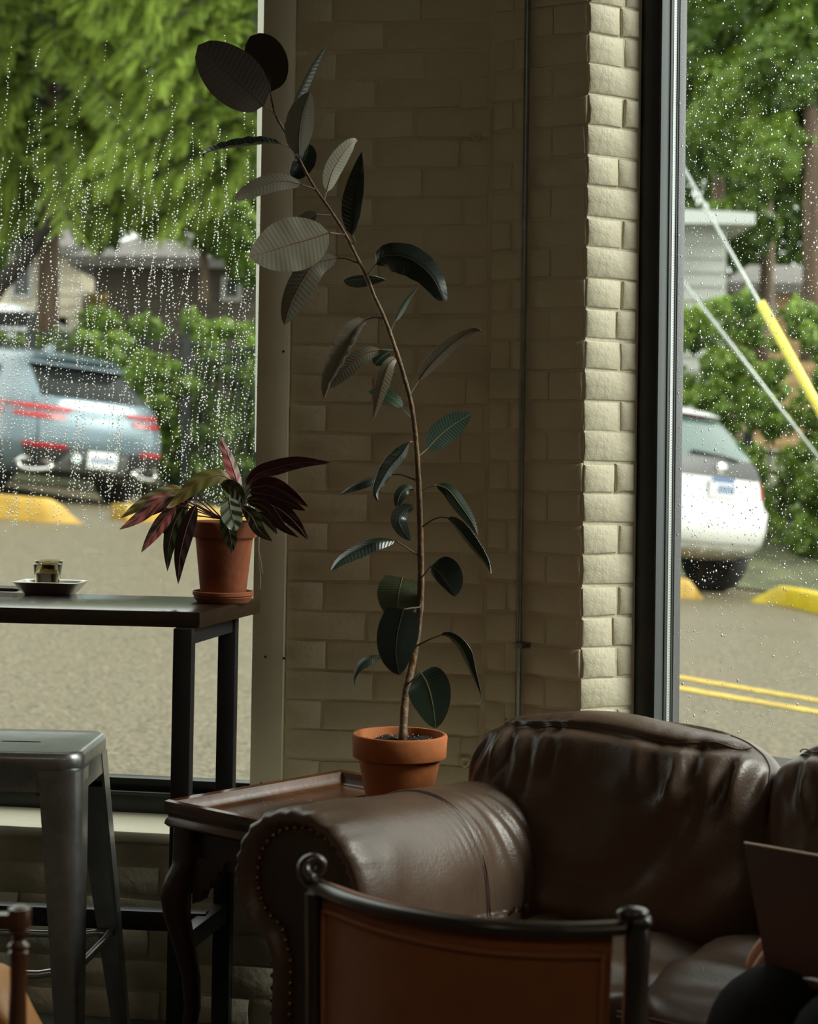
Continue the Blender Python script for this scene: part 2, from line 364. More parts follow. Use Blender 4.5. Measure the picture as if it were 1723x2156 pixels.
# ---- right window, seen past its jamb
win2 = bpy.data.objects.new('window_2', None); COL.objects.link(win2); win2.location = onD(2, .06, 0); win2['kind'] = 'structure'
Z0, Z1 = .33, 3.35
def post(name, s0, s1, o0, o1, mat, label=None, z0=Z0, z1=Z1, bev=.0012):
    b = MB(); b.box(onD((s0+s1)/2, (o0+o1)/2, (z0+z1)/2), (s1-s0, o1-o0, z1-z0), (DD, DN, UPV)); return obj(name, b, mat, win2, bevel=bev, smooth=40, label=label)
post('jamb', -.012, .047, 0.0, .05, black, 'black aluminium jamb')
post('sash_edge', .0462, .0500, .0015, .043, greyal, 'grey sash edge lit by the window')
post('gasket', .030, .0525, .0435, .055, black)
dots = M('perforated_spacer', (.62, .66, .64), .35, metal=.6)
nt = dots.node_tree; tcn = nt.nodes.new('ShaderNodeTexCoord'); vor = nt.nodes.new('ShaderNodeTexChecker'); vor.inputs['Scale'].default_value = 330
nt.links.new(tcn.outputs['Object'], vor.inputs['Vector']); vor.inputs['Color1'].default_value = (.75, .8, .78, 1); vor.inputs['Color2'].default_value = (.3, .34, .33, 1); nt.links.new(vor.outputs['Color'], nt.nodes['Principled BSDF'].inputs['Base Color'])
post('spacer_bar', .0475, .0515, .060, .0765, dots, 'perforated silver glazing spacer')
post('outer_gasket', .034, .0535, .0765, .084, black)
wet = M('wet_dark_outer_frame', (.05, .052, .058), .16, spec=.6, bump=[(400, .25)])
post('outer_frame', .032, .0555, .084, .118, wet, 'wet dark outer frame')
WR = 4.0
b = MB(); b.box(onD(.052+WR/2, .0785, (Z0+Z1)/2), (WR, .005, Z1-Z0), (DD, DN, UPV)); obj('glass_pane', b, glass, win2, label='rain-spotted window glass')
b = MB(); b.box(onD(WR/2, .055, Z0-.02), (WR+.1, .11, .08), (DD, DN, UPV)); obj('bottom_rail', b, black, win2, bevel=.003, smooth=40)
b = MB(); b.box(onD(WR/2, .055, Z1), (WR+.1, .11, .08), (DD, DN, UPV)); obj('top_rail', b, black, win2)
mb = MB(); mb.box(onD(2.1, .1, .145), (4.4, .2, .29), (DD, DN, UPV)); mb.box(onD(2.1, .1, (3.39+CEIL)/2), (4.4, .2, CEIL-3.39), (DD, DN, UPV)); mb.box(onD(4.2, .1, CEIL/2), (.25, .2, CEIL), (DD, DN, UPV))
obj('wall_right', mb, paint, kind='structure')
# ---- rain on the panes: thousands of beads, one mass per pane
water = bpy.data.materials.new('rain_water'); water.use_nodes = True; wb = water.node_tree.nodes['Principled BSDF']
wb.inputs['Transmission Weight'].default_value = 1.0; wb.inputs['Roughness'].default_value = .0; wb.inputs['IOR'].default_value = 1.33; wb.inputs['Base Color'].default_value = (1, 1, 1, 1)
def beads(name, parent, fn, S, Zs, R, AR, d, n):
    seg, ring = 8, 3; tv = []
    for i in range(ring):
        th = math.pi/2*i/ring
        for k in range(seg): tv.append((math.cos(th)*math.cos(2*math.pi*k/seg), math.sin(th)*.75, math.cos(th)*math.sin(2*math.pi*k/seg)))
    tv.append((0, .75, 0)); nb0 = len(tv); tv.append((0, 0, 0)); tv = np.array(tv); q = []
    for i in range(ring-1):
        for k in range(seg): q.append((i*seg+k, i*seg+(k+1) % seg, (i+1)*seg+(k+1) % seg, (i+1)*seg+k))
    for k in range(0, seg, 2): q.append((nb0-1, (ring-1)*seg+k, (ring-1)*seg+(k+1) % seg, (ring-1)*seg+(k+2) % seg))
    for k in range(0, seg, 2): q.append((nb0, (k+2) % seg, k+1, k))
    q = np.array(q); d, n = np.array(d), np.array(n); up = np.array((0, 0, 1.))
    B = np.array([fn(s, z) for s, z in zip(S, Zs)])
    X = B[:, None, :]+tv[None, :, 0, None]*R[:, None, None]*d+tv[None, :, 1, None]*R[:, None, None]*n+tv[None, :, 2, None]*(R*AR)[:, None, None]*up
    Q = q[None]+(np.arange(len(S))*len(tv))[:, None, None]
    return npmesh(name, X.reshape(-1, 3), Q.reshape(-1, 4), water, parent, smooth=True)
S, Zs, R, AR = [], [], [], []
for _ in range(1050):
    px = rng.uniform(0, 556); py = rng.beta(2.6, 1.45)*1120
    if py < 330 and rng.random() < .45: continue
    n = rng.integers(3, 14); sl = rng.normal(.10, .13); y = py
    for k in range(n):
        y += rng.uniform(5, 13)
        if y > 1105+rng.normal(0, 14): break
        p = UP(px-(y-py)*sl+rng.normal(0, .8), y, onA(0, GO+.003), AN); s = (p-K1).dot(AD)
        if s > S_BL-.012: continue
        S.append(s); Zs.append(p.z); R.append(abs(rng.normal(.0009, .0004))+.0004); AR.append(rng.uniform(1, 1.6))
for _ in range(420):
    px, py = rng.uniform(0, 545), rng.uniform(1100, 1668); p = UP(px, py, onA(0, GO+.003), AN); s = (p-K1).dot(AD)
    if s < S_BL-.012: S.append(s); Zs.append(p.z); R.append(rng.uniform(.0004, .0008)); AR.append(1.)
beads('raindrops', win1, lambda s, z: onA(s, GO+.003, z), S, Zs, np.array(R), np.array(AR), AD, AN)
S, Zs, R, AR = [], [], [], []
while len(S) < 5600:
    px, py = rng.uniform(1427, 1723), rng.uniform(0, 1560)
    dens = .25 if py < 120 else (1.0 if py < 1260 else .35)
    if px > 1640: dens *= .85
    if rng.random() > dens: continue
    p = UP(px, py, onD(0, .081), DN); s = (p-K3).dot(DD)
    if s < .056: continue
    S.append(s); Zs.append(p.z); R.append(min(.0026, .0004+rng.exponential(.00052))); AR.append(rng.uniform(.9, 1.4))
beads('raindrops', win2, lambda s, z: onD(s, .081, z), S, Zs, np.array(R), np.array(AR), DD, DN)
# ------------------------------------------------------------------ street
asph = M('wet_asphalt', (.022, .018, .010), .55, noise=(44, .45), bump=[(44, .4)], spec=.35, col2=(.185, .155, .093))
road_n = asph.node_tree
dirt = M('verge_soil', (.07, .075, .035), .9, noise=(3, .4))
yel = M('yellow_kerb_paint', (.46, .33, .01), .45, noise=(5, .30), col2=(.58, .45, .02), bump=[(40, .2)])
yela = M('shaded_amber_kerb_paint', (.30, .17, .01), .55, noise=(5, .3), col2=(.42, .26, .02), bump=[(40, .2)])  # same kerb paint, its shade put into the colour as darker amber
yell = M('yellow_line_paint', (.40, .28, .03), .55, noise=(14, .3), bump=[(60, .4)])
xs = np.linspace(-16, 18, 86); ys = np.concatenate([np.linspace(4.66, 20, 70), np.linspace(20.5, 48, 40)])
mb = MB(); mb.grid([[(x, y, ground(x, y)) for y in ys] for x in xs], flip=True)
mb.uv = None
road = obj('road', mb, asph, kind='structure', smooth=180)
def gp(p, dz=0.): return V((p.x, p.y, ground(p.x, p.y)+dz))
def strip(name, pts, w, mat, parent, h=.006, n=14, label=None):
    L = spline([(p.x, p.y) for p in pts], n); a, b = [], []
    for i, p in enumerate(L):
        t = np.array(L[min(n-1, i+1)])-np.array(L[max(0, i-1)]); t /= np.linalg.norm(t); nn = np.array((-t[1], t[0]))
        a.append(gp(V((*(p-nn*w/2), 0)), h)); b.append(gp(V((*(p+nn*w/2), 0)), h))
    m_ = MB(); m_.grid([[p-UPV*(h+.02) for p in a], a, b, [p-UPV*(h+.02) for p in b]]); return obj(name, m_, mat, parent, smooth=30, label=label)
p1, p2 = UG(1427, 1426), UG(1723, 1476); q1, q2 = UG(1427, 1449), UG(1723, 1500)
for (a, b) in ((p1, p2), (q1, q2)):
    d = (b-a); strip('centre_line', [a-d*1.6, a, b, b+d*2.4], .115, yell, road, label='yellow centre line on the road')
a, b = UG(8, 1656), UG(100, 1658); strip('yellow_mark', [a-(b-a)*.4, a, b], .16, yell, road, label='short yellow mark on the road')
def kerb(pts, label, h=.15, w=.19, taper=(0, 0), mt=None):
    n = 26; L = spline([(p.x, p.y) for p in pts], n); rows = []
    for i, p in enumerate(L):
        t = np.array(L[min(n-1, i+1)])-np.array(L[max(0, i-1)]); t /= np.linalg.norm(t); nn = np.array((-t[1], t[0]))
        s = i/(n-1); hh = h*min(1, (s/taper[0] if taper[0] else 1), ((1-s)/taper[1] if taper[1] else 1))+.004
        prof = [(0, -.05), (.01, hh*.75), (.03, hh*.96), (.06, hh), (w, hh), (w, -.05)]
        rows.append([gp(V((*(p+nn*o), 0)), z) for o, z in prof])
    m_ = MB(); m_.grid(rows, closed_v=True); m_.f += [tuple(range(6)), tuple((n-1)*6+k for k in range(5, -1, -1))]; m_.m += [0, 0]
    o = obj('kerb', m_, mt or yel, smooth=40); o['kind'] = 'structure'; o['label'] = label; return o
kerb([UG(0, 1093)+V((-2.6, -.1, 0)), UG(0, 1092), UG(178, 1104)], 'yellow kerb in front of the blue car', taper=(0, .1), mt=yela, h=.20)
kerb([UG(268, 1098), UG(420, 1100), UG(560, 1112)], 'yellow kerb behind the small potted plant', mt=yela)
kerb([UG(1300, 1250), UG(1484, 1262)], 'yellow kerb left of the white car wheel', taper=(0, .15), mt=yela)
kr = [UG(1582, 1268), UG(1650, 1276), UG(1723, 1292), UG(1723, 1292)+(UG(1723, 1292)-UG(1640, 1274))*3.2]
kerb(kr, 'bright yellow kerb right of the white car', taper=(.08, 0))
# planted bank behind the kerbs
mb = MB(); rows = []
for x in np.linspace(-16, 16, 60):
    y0 = lerp(24.3-.22*(x+3), 17.5-.35*(x-2.5), max(0, min(1, (x+.2)/2.0))); rows.append([(x, y, ground(x, y)+.02+min(1.4, (y-y0)*.19)) for y in np.linspace(y0, y0+26, 20)])
mb.grid(rows, flip=True); obj('ground', mb, dirt, smooth=180, kind='structure')
# ------------------------------------------------------------------ foliage
grn1 = leaf_mat('feathery_needles', (.020, .052, .009), (.34, .45, .080), .5)
grn2 = leaf_mat('broad_leaves', (.012, .036, .008), (.17, .27, .045), .45)
grn3 = leaf_mat('ivy_leaves', (.020, .062, .010), (.25, .38, .050), .42, .4, .4)
bark = M('tree_bark', (.11, .075, .05), .9, noise=(9, .4, (1, 1, .15)), bump=[(20, .8)]); barkd = M('dark_bark', (.025, .02, .016), .9, noise=(9, .4))
def unit(a): return a/np.maximum(1e-9, np.linalg.norm(a, axis=-1, keepdims=True))
def leaves_np(P, N, size, asp=.62):
    """one folded-flat leaf (two triangles joined as a quad) per point, facing N with random turn"""
    n = len(P); N = unit(N); R = unit(rng.normal(size=(n, 3))); A = unit(R-N*(R*N).sum(1, keepdims=True)); A[:, 2] -= .5; A = unit(A); B = unit(np.cross(N, A)); s = np.asarray(size).reshape(-1, 1)*np.ones((n, 1))
    X = np.stack([P-A*s*.5, P+B*s*asp*.5+N*s*.08, P+A*s*.5, P-B*s*asp*.5+N*s*.08], 1)
    return X.reshape(-1, 3), np.arange(4*n).reshape(-1, 4)
def blob_leaves(blobs, n, size, jitter=.5):
    """points on lumpy blobs: (centre, radii)"""
    w = np.array([r[0]*r[2] for c, r in blobs]); k = rng.choice(len(blobs), n, p=w/w.sum()); C = np.array([c for c, r in blobs])[k]; R = np.array([r for c, r in blobs])[k]
    D = unit(rng.normal(size=(n, 3))); D[:, 1] = np.where(rng.random(n) < .75, -abs(D[:, 1]), D[:, 1]); rad = 1-.35*rng.random((n, 1))**2
    lump = 1+.22*np.sin(D[:, :1]*7+k[:, None])*np.cos(D[:, 2:3]*6+k[:, None]*2)
    P = C+D*R*rad*lump; N = D+rng.normal(size=(n, 3))*jitter+np.array((0, -.15, .35))
    X, Q = leaves_np(P, N, size*rng.uniform(.65, 1.3, n))
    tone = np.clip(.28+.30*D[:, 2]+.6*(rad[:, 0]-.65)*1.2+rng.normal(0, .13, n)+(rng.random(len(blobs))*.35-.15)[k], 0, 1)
    return X, Q, np.repeat(tone, 4)
def tree(name, label, trunk_pts, trunk_r, blobs, n, size, mat, bk=bark, limbs=(), group=None):
    t = thing(name, V(trunk_pts[0]), label, 'tree', group)
    m_ = MB(); L = spline(trunk_pts, 12); m_.tube(L, [trunk_r*(1-.55*i/11) for i in range(12)], 10); obj('trunk', m_, bk, t, smooth=180)
    for lp, lr in limbs:
        m_ = MB(); L = spline(lp, 9); m_.tube(L, [lr*(1-.7*i/8) for i in range(9)], 7); obj('limb', m_, bk, t, smooth=180)
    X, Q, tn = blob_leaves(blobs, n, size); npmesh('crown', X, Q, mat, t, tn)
    return t
def bl(px, py, Y, rx, rz, ry=None):
    p = U(px, py, Y); k = K(Y); return ((p.x, p.y, p.z), (rx/k, (ry or (rx+rz)/2)/k, rz/k))
# the feathery conifer across the street: drooping layered sprays
def conifer(name, label, base, top, r, boughs):
    t = thing(name, V(base), label, 'tree'); m_ = MB(); L = spline([base, lerp(V(base), V(top), .5)+V((.1, 0, 0)), top], 14); m_.tube(L, [r*(1-.6*i/13) for i in range(14)], 12); obj('trunk', m_, bark, t, smooth=180)
    PX, PQ, PT = [], [], []; o = 0
    for bi, (a, b, droop, w) in enumerate(boughs):
        a, b = V(a), V(b); d = b-a; mid = lerp(a, b, .5)+UPV*(.16*d.length); end = b-UPV*droop; L = spline([a, mid, end], 12)
        m_ = MB(); m_.tube(L, [.022*(1-.8*i/11)+.003 for i in range(12)], 5); obj('bough', m_, barkd, t, smooth=180)
        tone0 = rng.uniform(-.12, .16)
        ns = int(22+d.length*19)
        for s in range(ns):
            u = rng.uniform(.18, 1.0); i = min(10, int(u*11)); P = lerp(np.array(L[i]), np.array(L[i+1]), u*11-i); T = np.array(L[i+1])-np.array(L[i]); T /= np.linalg.norm(T)
            sd = np.array((-T[1], T[0], 0)); sgn = rng.choice((-1, 1)); D = unit(T*rng.uniform(.3, .9)+sd*sgn*rng.uniform(.3, 1.0)*w+np.array((0, 0, rng.uniform(-.40, .02)))); Ls = rng.uniform(.28, .62)*(1.15-.45*u)
            nl = 12; tt = np.linspace(.08, 1, nl); R0 = P+D*Ls*tt[:, None]-np.array((0, 0, 1))*(.20*Ls*tt[:, None]**2)
            S = unit(np.cross(D, (0, 0, 1.)))
            for sg in (-1, 1):
                ld = unit(D*.75+S*sg*.8+np.array((0, 0, -.14))+rng.normal(size=(nl, 3))*.12); ll = (Ls*.34*(1.05-.6*tt)*rng.uniform(.8, 1.2, nl))[:, None]
                wv = unit(np.cross(ld, (0, 0, 1.)))*ll*.105+np.array((0, 0, -.01))
                X = np.stack([R0, R0+ld*ll*.5+wv, R0+ld*ll, R0+ld*ll*.5-wv], 1).reshape(-1, 3); PX.append(X); PQ.append(np.arange(o, o+4*nl).reshape(-1, 4)); o += 4*nl
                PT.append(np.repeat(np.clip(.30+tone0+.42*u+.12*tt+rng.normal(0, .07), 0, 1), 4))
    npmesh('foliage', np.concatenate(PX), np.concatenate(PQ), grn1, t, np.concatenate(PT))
    return t
bs = []
tb = UG(98, 760); tb = U(98, 735, 27.5); tx = tb.x
for k in range(118):
    py = -180+k*5.3+rng.uniform(-18, 18); px0 = 98+rng.uniform(-15, 15); Y0 = 27.5
    ang = rng.uniform(-1, 1); side = 1 if rng.random() < .60 else -1; ln = rng.uniform(1.2, 3.3) if side > 0 else rng.uniform(.6, 1.7)
    a = U(px0, py, Y0); b = a+V((side*ln*rng.uniform(.25, 1.0), -abs(rng.uniform(.25, 1.0))*ln*.9, rng.uniform(-.1, .25)))
    bs.append((a, b, rng.uniform(.25, .8), rng.uniform(.7, 1.1)))
conifer('feathery_conifer', 'tall conifer with drooping feathery sprays, trunk behind the black fence', tb, U(92, -340, 27.5), .17, bs)
bs = []
for k in range(48):
    py = -150+k*12.5+rng.uniform(-15, 15); a = U(600+rng.uniform(-20, 20), py, 26.4); ln = rng.uniform(1.4, 2.7)
    b = a+V((-ln*rng.uniform(.6, 1.0), -abs(rng.uniform(.1, .8))*ln, rng.uniform(-.1, .3))); bs.append((a, b, rng.uniform(.3, .8), rng.uniform(.8, 1.1)))
conifer('feathery_conifer', 'second feathery conifer reaching in beside the window board', U(610, 760, 26.4), U(600, -330, 26.4), .15, bs)
# dark leaning tree at the left edge
tree('leaning_tree', 'dark leaning tree at the left edge behind the fence', [U(-60, 700, 27), U(-10, 610, 27), U(45, 555, 27), U(110, 470, 27), U(215, 420, 27.0)], .16, [bl(-20, 330, 28, 120, 120), bl(60, 470, 28.5, 70, 60), bl(-40, 520, 28, 70, 90), bl(215, 480, 28.6, 60, 50)], 5200, .13, grn2, barkd,
     limbs=[([U(110, 470, 27), U(190, 440, 26.8), U(260, 420, 26.5)], .07), ([U(-12, 480, 27), U(8, 400, 27), U(30, 340, 27)], .1)])
# broad-leaved trees behind
tree('maple_tree', 'bright yellow-green maple in front of the dark house', [U(430, 640, 27), U(430, 560, 27), U(420, 480, 27)], .09, [bl(400, 455, 27, 90, 30), bl(330, 470, 27.2, 60, 28), bl(480, 490, 27, 80, 55), bl(300, 440, 28, 70, 30), bl(520, 560, 27, 40, 40)], 6000, .15, grn3)
for (px, lab, bls) in ((60, 'dark broad tree far left behind the conifer', [bl(-40, 100, 40, 220, 260), bl(120, 260, 41, 180, 200), bl(40, -120, 40, 240, 180)]),
                  (330, 'dark broad tree behind the house roof', [bl(300, 160, 42, 220, 260), bl(440, 300, 42, 160, 170), bl(300, -100, 42, 260, 200), bl(200, 400, 43, 130, 90)]),
                  (640, 'dark broad tree behind the window board', [bl(560, 100, 40, 200, 300), bl(600, 380, 40, 170, 220), bl(560, -150, 40, 220, 160)])):
    tree('broadleaf_tree', lab, [U(px, 720, 41.5), U(px, 520, 41.5), U(px, 200, 41.5)], .25, bls, 11000, .30, grn2, barkd)
for (px, lab, bls, nn) in ((1500, 'leafy tree above the grey roof by the right window frame', [bl(1480, 60, 30, 150, 170), bl(1560, 230, 29, 110, 130), bl(1430, 270, 31, 120, 110), bl(1500, -110, 30, 200, 120)], 13000),
                       (1700, 'leafy tree with a brown trunk at the right edge', [bl(1690, 120, 28, 130, 150), bl(1640, 330, 28, 90, 90), bl(1740, -60, 28, 200, 150), bl(1560, 480, 29, 80, 60), bl(1760, 350, 28, 70, 120)], 13000),
                       (1600, 'dark tree mass behind the tan house', [bl(1560, 100, 42, 300, 300), bl(1700, 300, 42, 220, 240), bl(1440, 420, 43, 220, 240), bl(1600, -150, 42, 380, 160), bl(1620, 560, 44, 200, 160)], 15000)):
    tree('broadleaf_tree' if px == 1600 else 'leafy_tree', lab, [U(px+(15 if px == 1700 else 0), 760, 29.5 if px < 1690 else 27.5), U(px+16, 560, 29.5 if px < 1690 else 27.5), U(px+8, 200, 29.5 if px < 1690 else 27.5)], .22 if px == 1700 else .14, bls, nn, .19 if px != 1600 else .3, grn2 if px == 1600 else grn3, bark)
# ------------------------------------------------------------------ fence with ivy
iron = M('black_iron', (.010, .012, .014), .45)
def fence(name, label, pts, Y_top, h, posts):
    """picket fence along points; each picket, rail and post is a part"""
    a, b = pts; t = thing(name, gp(a), label, 'fence'); d = (b-a); L = d.length; d.normalize(); n = int(L/.125)
    for k in range(n):
        p = gp(a+d*(k*.125)); m_ = MB(); m_.tube([p-UPV*.05, p+UPV*h], .010, 4); obj('picket', m_, iron, t)
    for z in (.25, h-.25, h-.06):
        m_ = MB(); m_.tube([gp(a, z), gp(lerp(a, b, .5), z), gp(b, z)], .018, 4); obj('rail', m_, iron, t)
    k = 0
    while k <= posts:
        p = gp(lerp(a, b, k/posts)); m_ = MB(); m_.box(p+UPV*(h+.1)/2, (.085, .085, h+.1)); m_.hexa([p+V((x, y, h+.1)) for x, y in ((-.055, -.055), (.055, -.055), (.055, .055), (-.055, .055))], [p+V((x, y, h+.17)) for x, y in ((-.01, -.01), (.01, -.01), (.01, .01), (-.01, .01))]); obj('post', m_, iron, t); k += 1
    return t
fa, fb = U(62, 900, 25.4), U(392, 900, 24.2); fd = (fb-fa)
F0_, F1_ = fa-fd*.62, fb+fd*1.0
t = fence('iron_fence', 'black iron picket fence behind the blue car', (F0_, F1_), 0, 2.05, 1)
for s in (0.62/2.62, 1.62/2.62):
    p = gp(lerp(F0_, F1_, s)); m_ = MB(); m_.box(p+UPV*1.1, (.10, .10, 2.2)); m_.hexa([p+V((x, y, 2.2)) for x, y in ((-.06, -.06), (.06, -.06), (.06, .06), (-.06, .06))], [p+V((x, y, 2.28)) for x, y in ((-.01, -.01), (.01, -.01), (.01, .01), (-.01, .01))]); obj('post', m_, iron, t)
ga, gb = U(1380, 900, 20.4), U(1790, 900, 18.6)
fence('iron_fence', 'black iron picket fence behind the white car', (ga, gb), 0, 1.35, 2)
def ivy(name, label, spec, n, size, front=.25):
    """leafy vine hanging over the fence, built as one uncountable mass"""
    PX, PQ, PT = [], [], []; o = 0
    X, Q, tn = blob_leaves(spec, n, size, .7); return tag(npmesh(name, X, Q, grn3, None, tn), label, 'vine')
sp = []
for _ in range(120):
    px = rng.uniform(235, 600); top = 670+abs(px-500)*.22+30*math.sin(px*.03) if px > 340 else 745+rng.uniform(-20, 40)
    py = rng.uniform(top, 1050); sp.append(bl(px, py, 24.45+rng.uniform(-.25, .5), rng.uniform(18, 40), rng.uniform(14, 36), 26))
for px, py in ((470, 690), (510, 700), (540, 720), (445, 715), (250, 720), (180, 715), (215, 735), (300, 760)): sp.append(bl(px, py, 24.5, 30, 20, 22))
ivy('ivy_vine', 'bright green leafy vine over the fence right of the blue car', sp, 21000, .085)
sp = [bl(rng.uniform(-30, 330), rng.uniform(665, 790), 26.2, rng.uniform(25, 50), rng.uniform(18, 34), 30) for _ in range(26)]
ivy('ivy_vine', 'leafy shrubs seen through the fence above the blue car', sp, 5200, .11)
sp = []
for _ in range(190):
    px = rng.uniform(1380, 1790); py = rng.uniform(630+30*math.sin(px*.04), 1215); Y = lerp(20.1, 18.3, (px-1380)/410)+rng.uniform(-.10, .55); sp.append(bl(px, py, Y, rng.uniform(18, 42), rng.uniform(16, 40), 28))
ivy('ivy_vine', 'bright green leafy vine over the fence right of the white car', sp, 26000, .085)
# ------------------------------------------------------------------ houses across the street
wallc = M('cream_siding', (.62, .55, .42), .7, noise=(.6, .06)); walld = M('grey_brown_boards', (.085, .07, .055), .8, noise=(1, .15)); roofm = M('grey_shingle', (.14, .13, .125), .85, noise=(6, .2)); trimw = M('white_trim', (.40, .39, .36), .5)
darkg = M('dark_window_glass', (.02, .025, .025), .1); tanw = M('tan_siding', (.42, .27, .13), .75, noise=(1, .1)); greyw = M('grey_siding', (.33, .34, .31), .7, noise=(1, .1)); roofl = M('pale_metal_roof', (.5, .52, .5), .4)
def house(name, label, px0, px1, py_eave, Y, depth, wm, rm, roof_h, z0=.5, ov=.35, boards=True, wins=()):
    a, b = U(px0, py_eave, Y), U(px1, py_eave, Y); ze = (a.z+b.z)/2; t = thing(name, V((a.x, Y, z0)), label, 'house'); w = b.x-a.x; cx = (a.x+b.x)/2
    m_ = MB(); m_.box((cx, Y+depth/2, (z0+ze)/2), (w, depth, ze-z0)); obj('wall', m_, wm, t)
    m_ = MB(); e = [V((cx-w/2-ov, Y-ov, ze)), V((cx+w/2+ov, Y-ov, ze)), V((cx+w/2+ov, Y+depth+ov, ze)), V((cx-w/2-ov, Y+depth+ov, ze))]
    r = [V((cx-w*.22, Y+depth*.5-.05, ze+roof_h)), V((cx+w*.22, Y+depth*.5-.05, ze+roof_h)), V((cx+w*.22, Y+depth*.5+.05, ze+roof_h)), V((cx-w*.22, Y+depth*.5+.05, ze+roof_h))]
    m_.hexa([p-UPV*.16 for p in e], e); m_.hexa(e, r); obj('roof', m_, rm, t)
    if boards:
        nb = min(16, int((ze-z0)/.2))
        for k in range(nb):
            m_ = MB(); z = ze-.12-k*.2; m_.hexa([(cx-w/2, Y-.03, z-.1), (cx+w/2, Y-.03, z-.1), (cx+w/2, Y+.01, z-.1), (cx-w/2, Y+.01, z-.1)], [(cx-w/2, Y-.008, z+.09), (cx+w/2, Y-.008, z+.09), (cx+w/2, Y+.01, z+.09), (cx-w/2, Y+.01, z+.09)]); obj('siding_board', m_, wm, t)
    for (wx0, wx1, wy0, wy1) in wins:
        p, q = U(wx0, wy1, Y-.05), U(wx1, wy0, Y-.05); m_ = MB(); c = (p+q)/2; m_.box((c.x, Y-.04, c.z), (q.x-p.x+.14, .07, q.z-p.z+.14)); f = obj('window_frame', m_, trimw, t)
        m_ = MB(); m_.box((c.x, Y-.075, c.z), (q.x-p.x, .02, q.z-p.z)); obj('window_pane', m_, darkg, f)
    return t
house('cream_house', 'cream sided house glimpsed behind the conifer trunk', -140, 176, 520, 33, 6, wallc, roofm, 1.2, wins=[(30, 62, 560, 620)])
house('brown_house', 'dark brown house with a grey hipped roof under the maple', 200, 556, 545, 30, 7, walld, roofm, .85, wins=[(475, 500, 592, 625)])
hp = U(205, 640, 29.4); t = thing('porch_post', hp, 'yellow-brown porch post before the dark house', 'post'); m_ = MB(); m_.box(V((hp.x, hp.y, 2.0)), (.22, .22, 3.0)); m_.box(V((hp.x, hp.y, 3.46)), (.3, .3, .08)); obj('shaft', m_, M('ochre_paint', (.16, .12, .03), .8), t)
house('grey_house', 'grey house with a pale roof edge by the right window frame', 1330, 1530, 452, 27, 5, greyw, roofl, .4, boards=True)
house('tan_house', 'tan house half hidden by leaves at the right', 1570, 1800, 600, 31, 5, tanw, roofm, .55, wins=[(1580, 1625, 612, 660)])
# white car far behind the fence
wp = M('white_car_paint', (.62, .64, .65), .25, coat=.6, spec=.5)
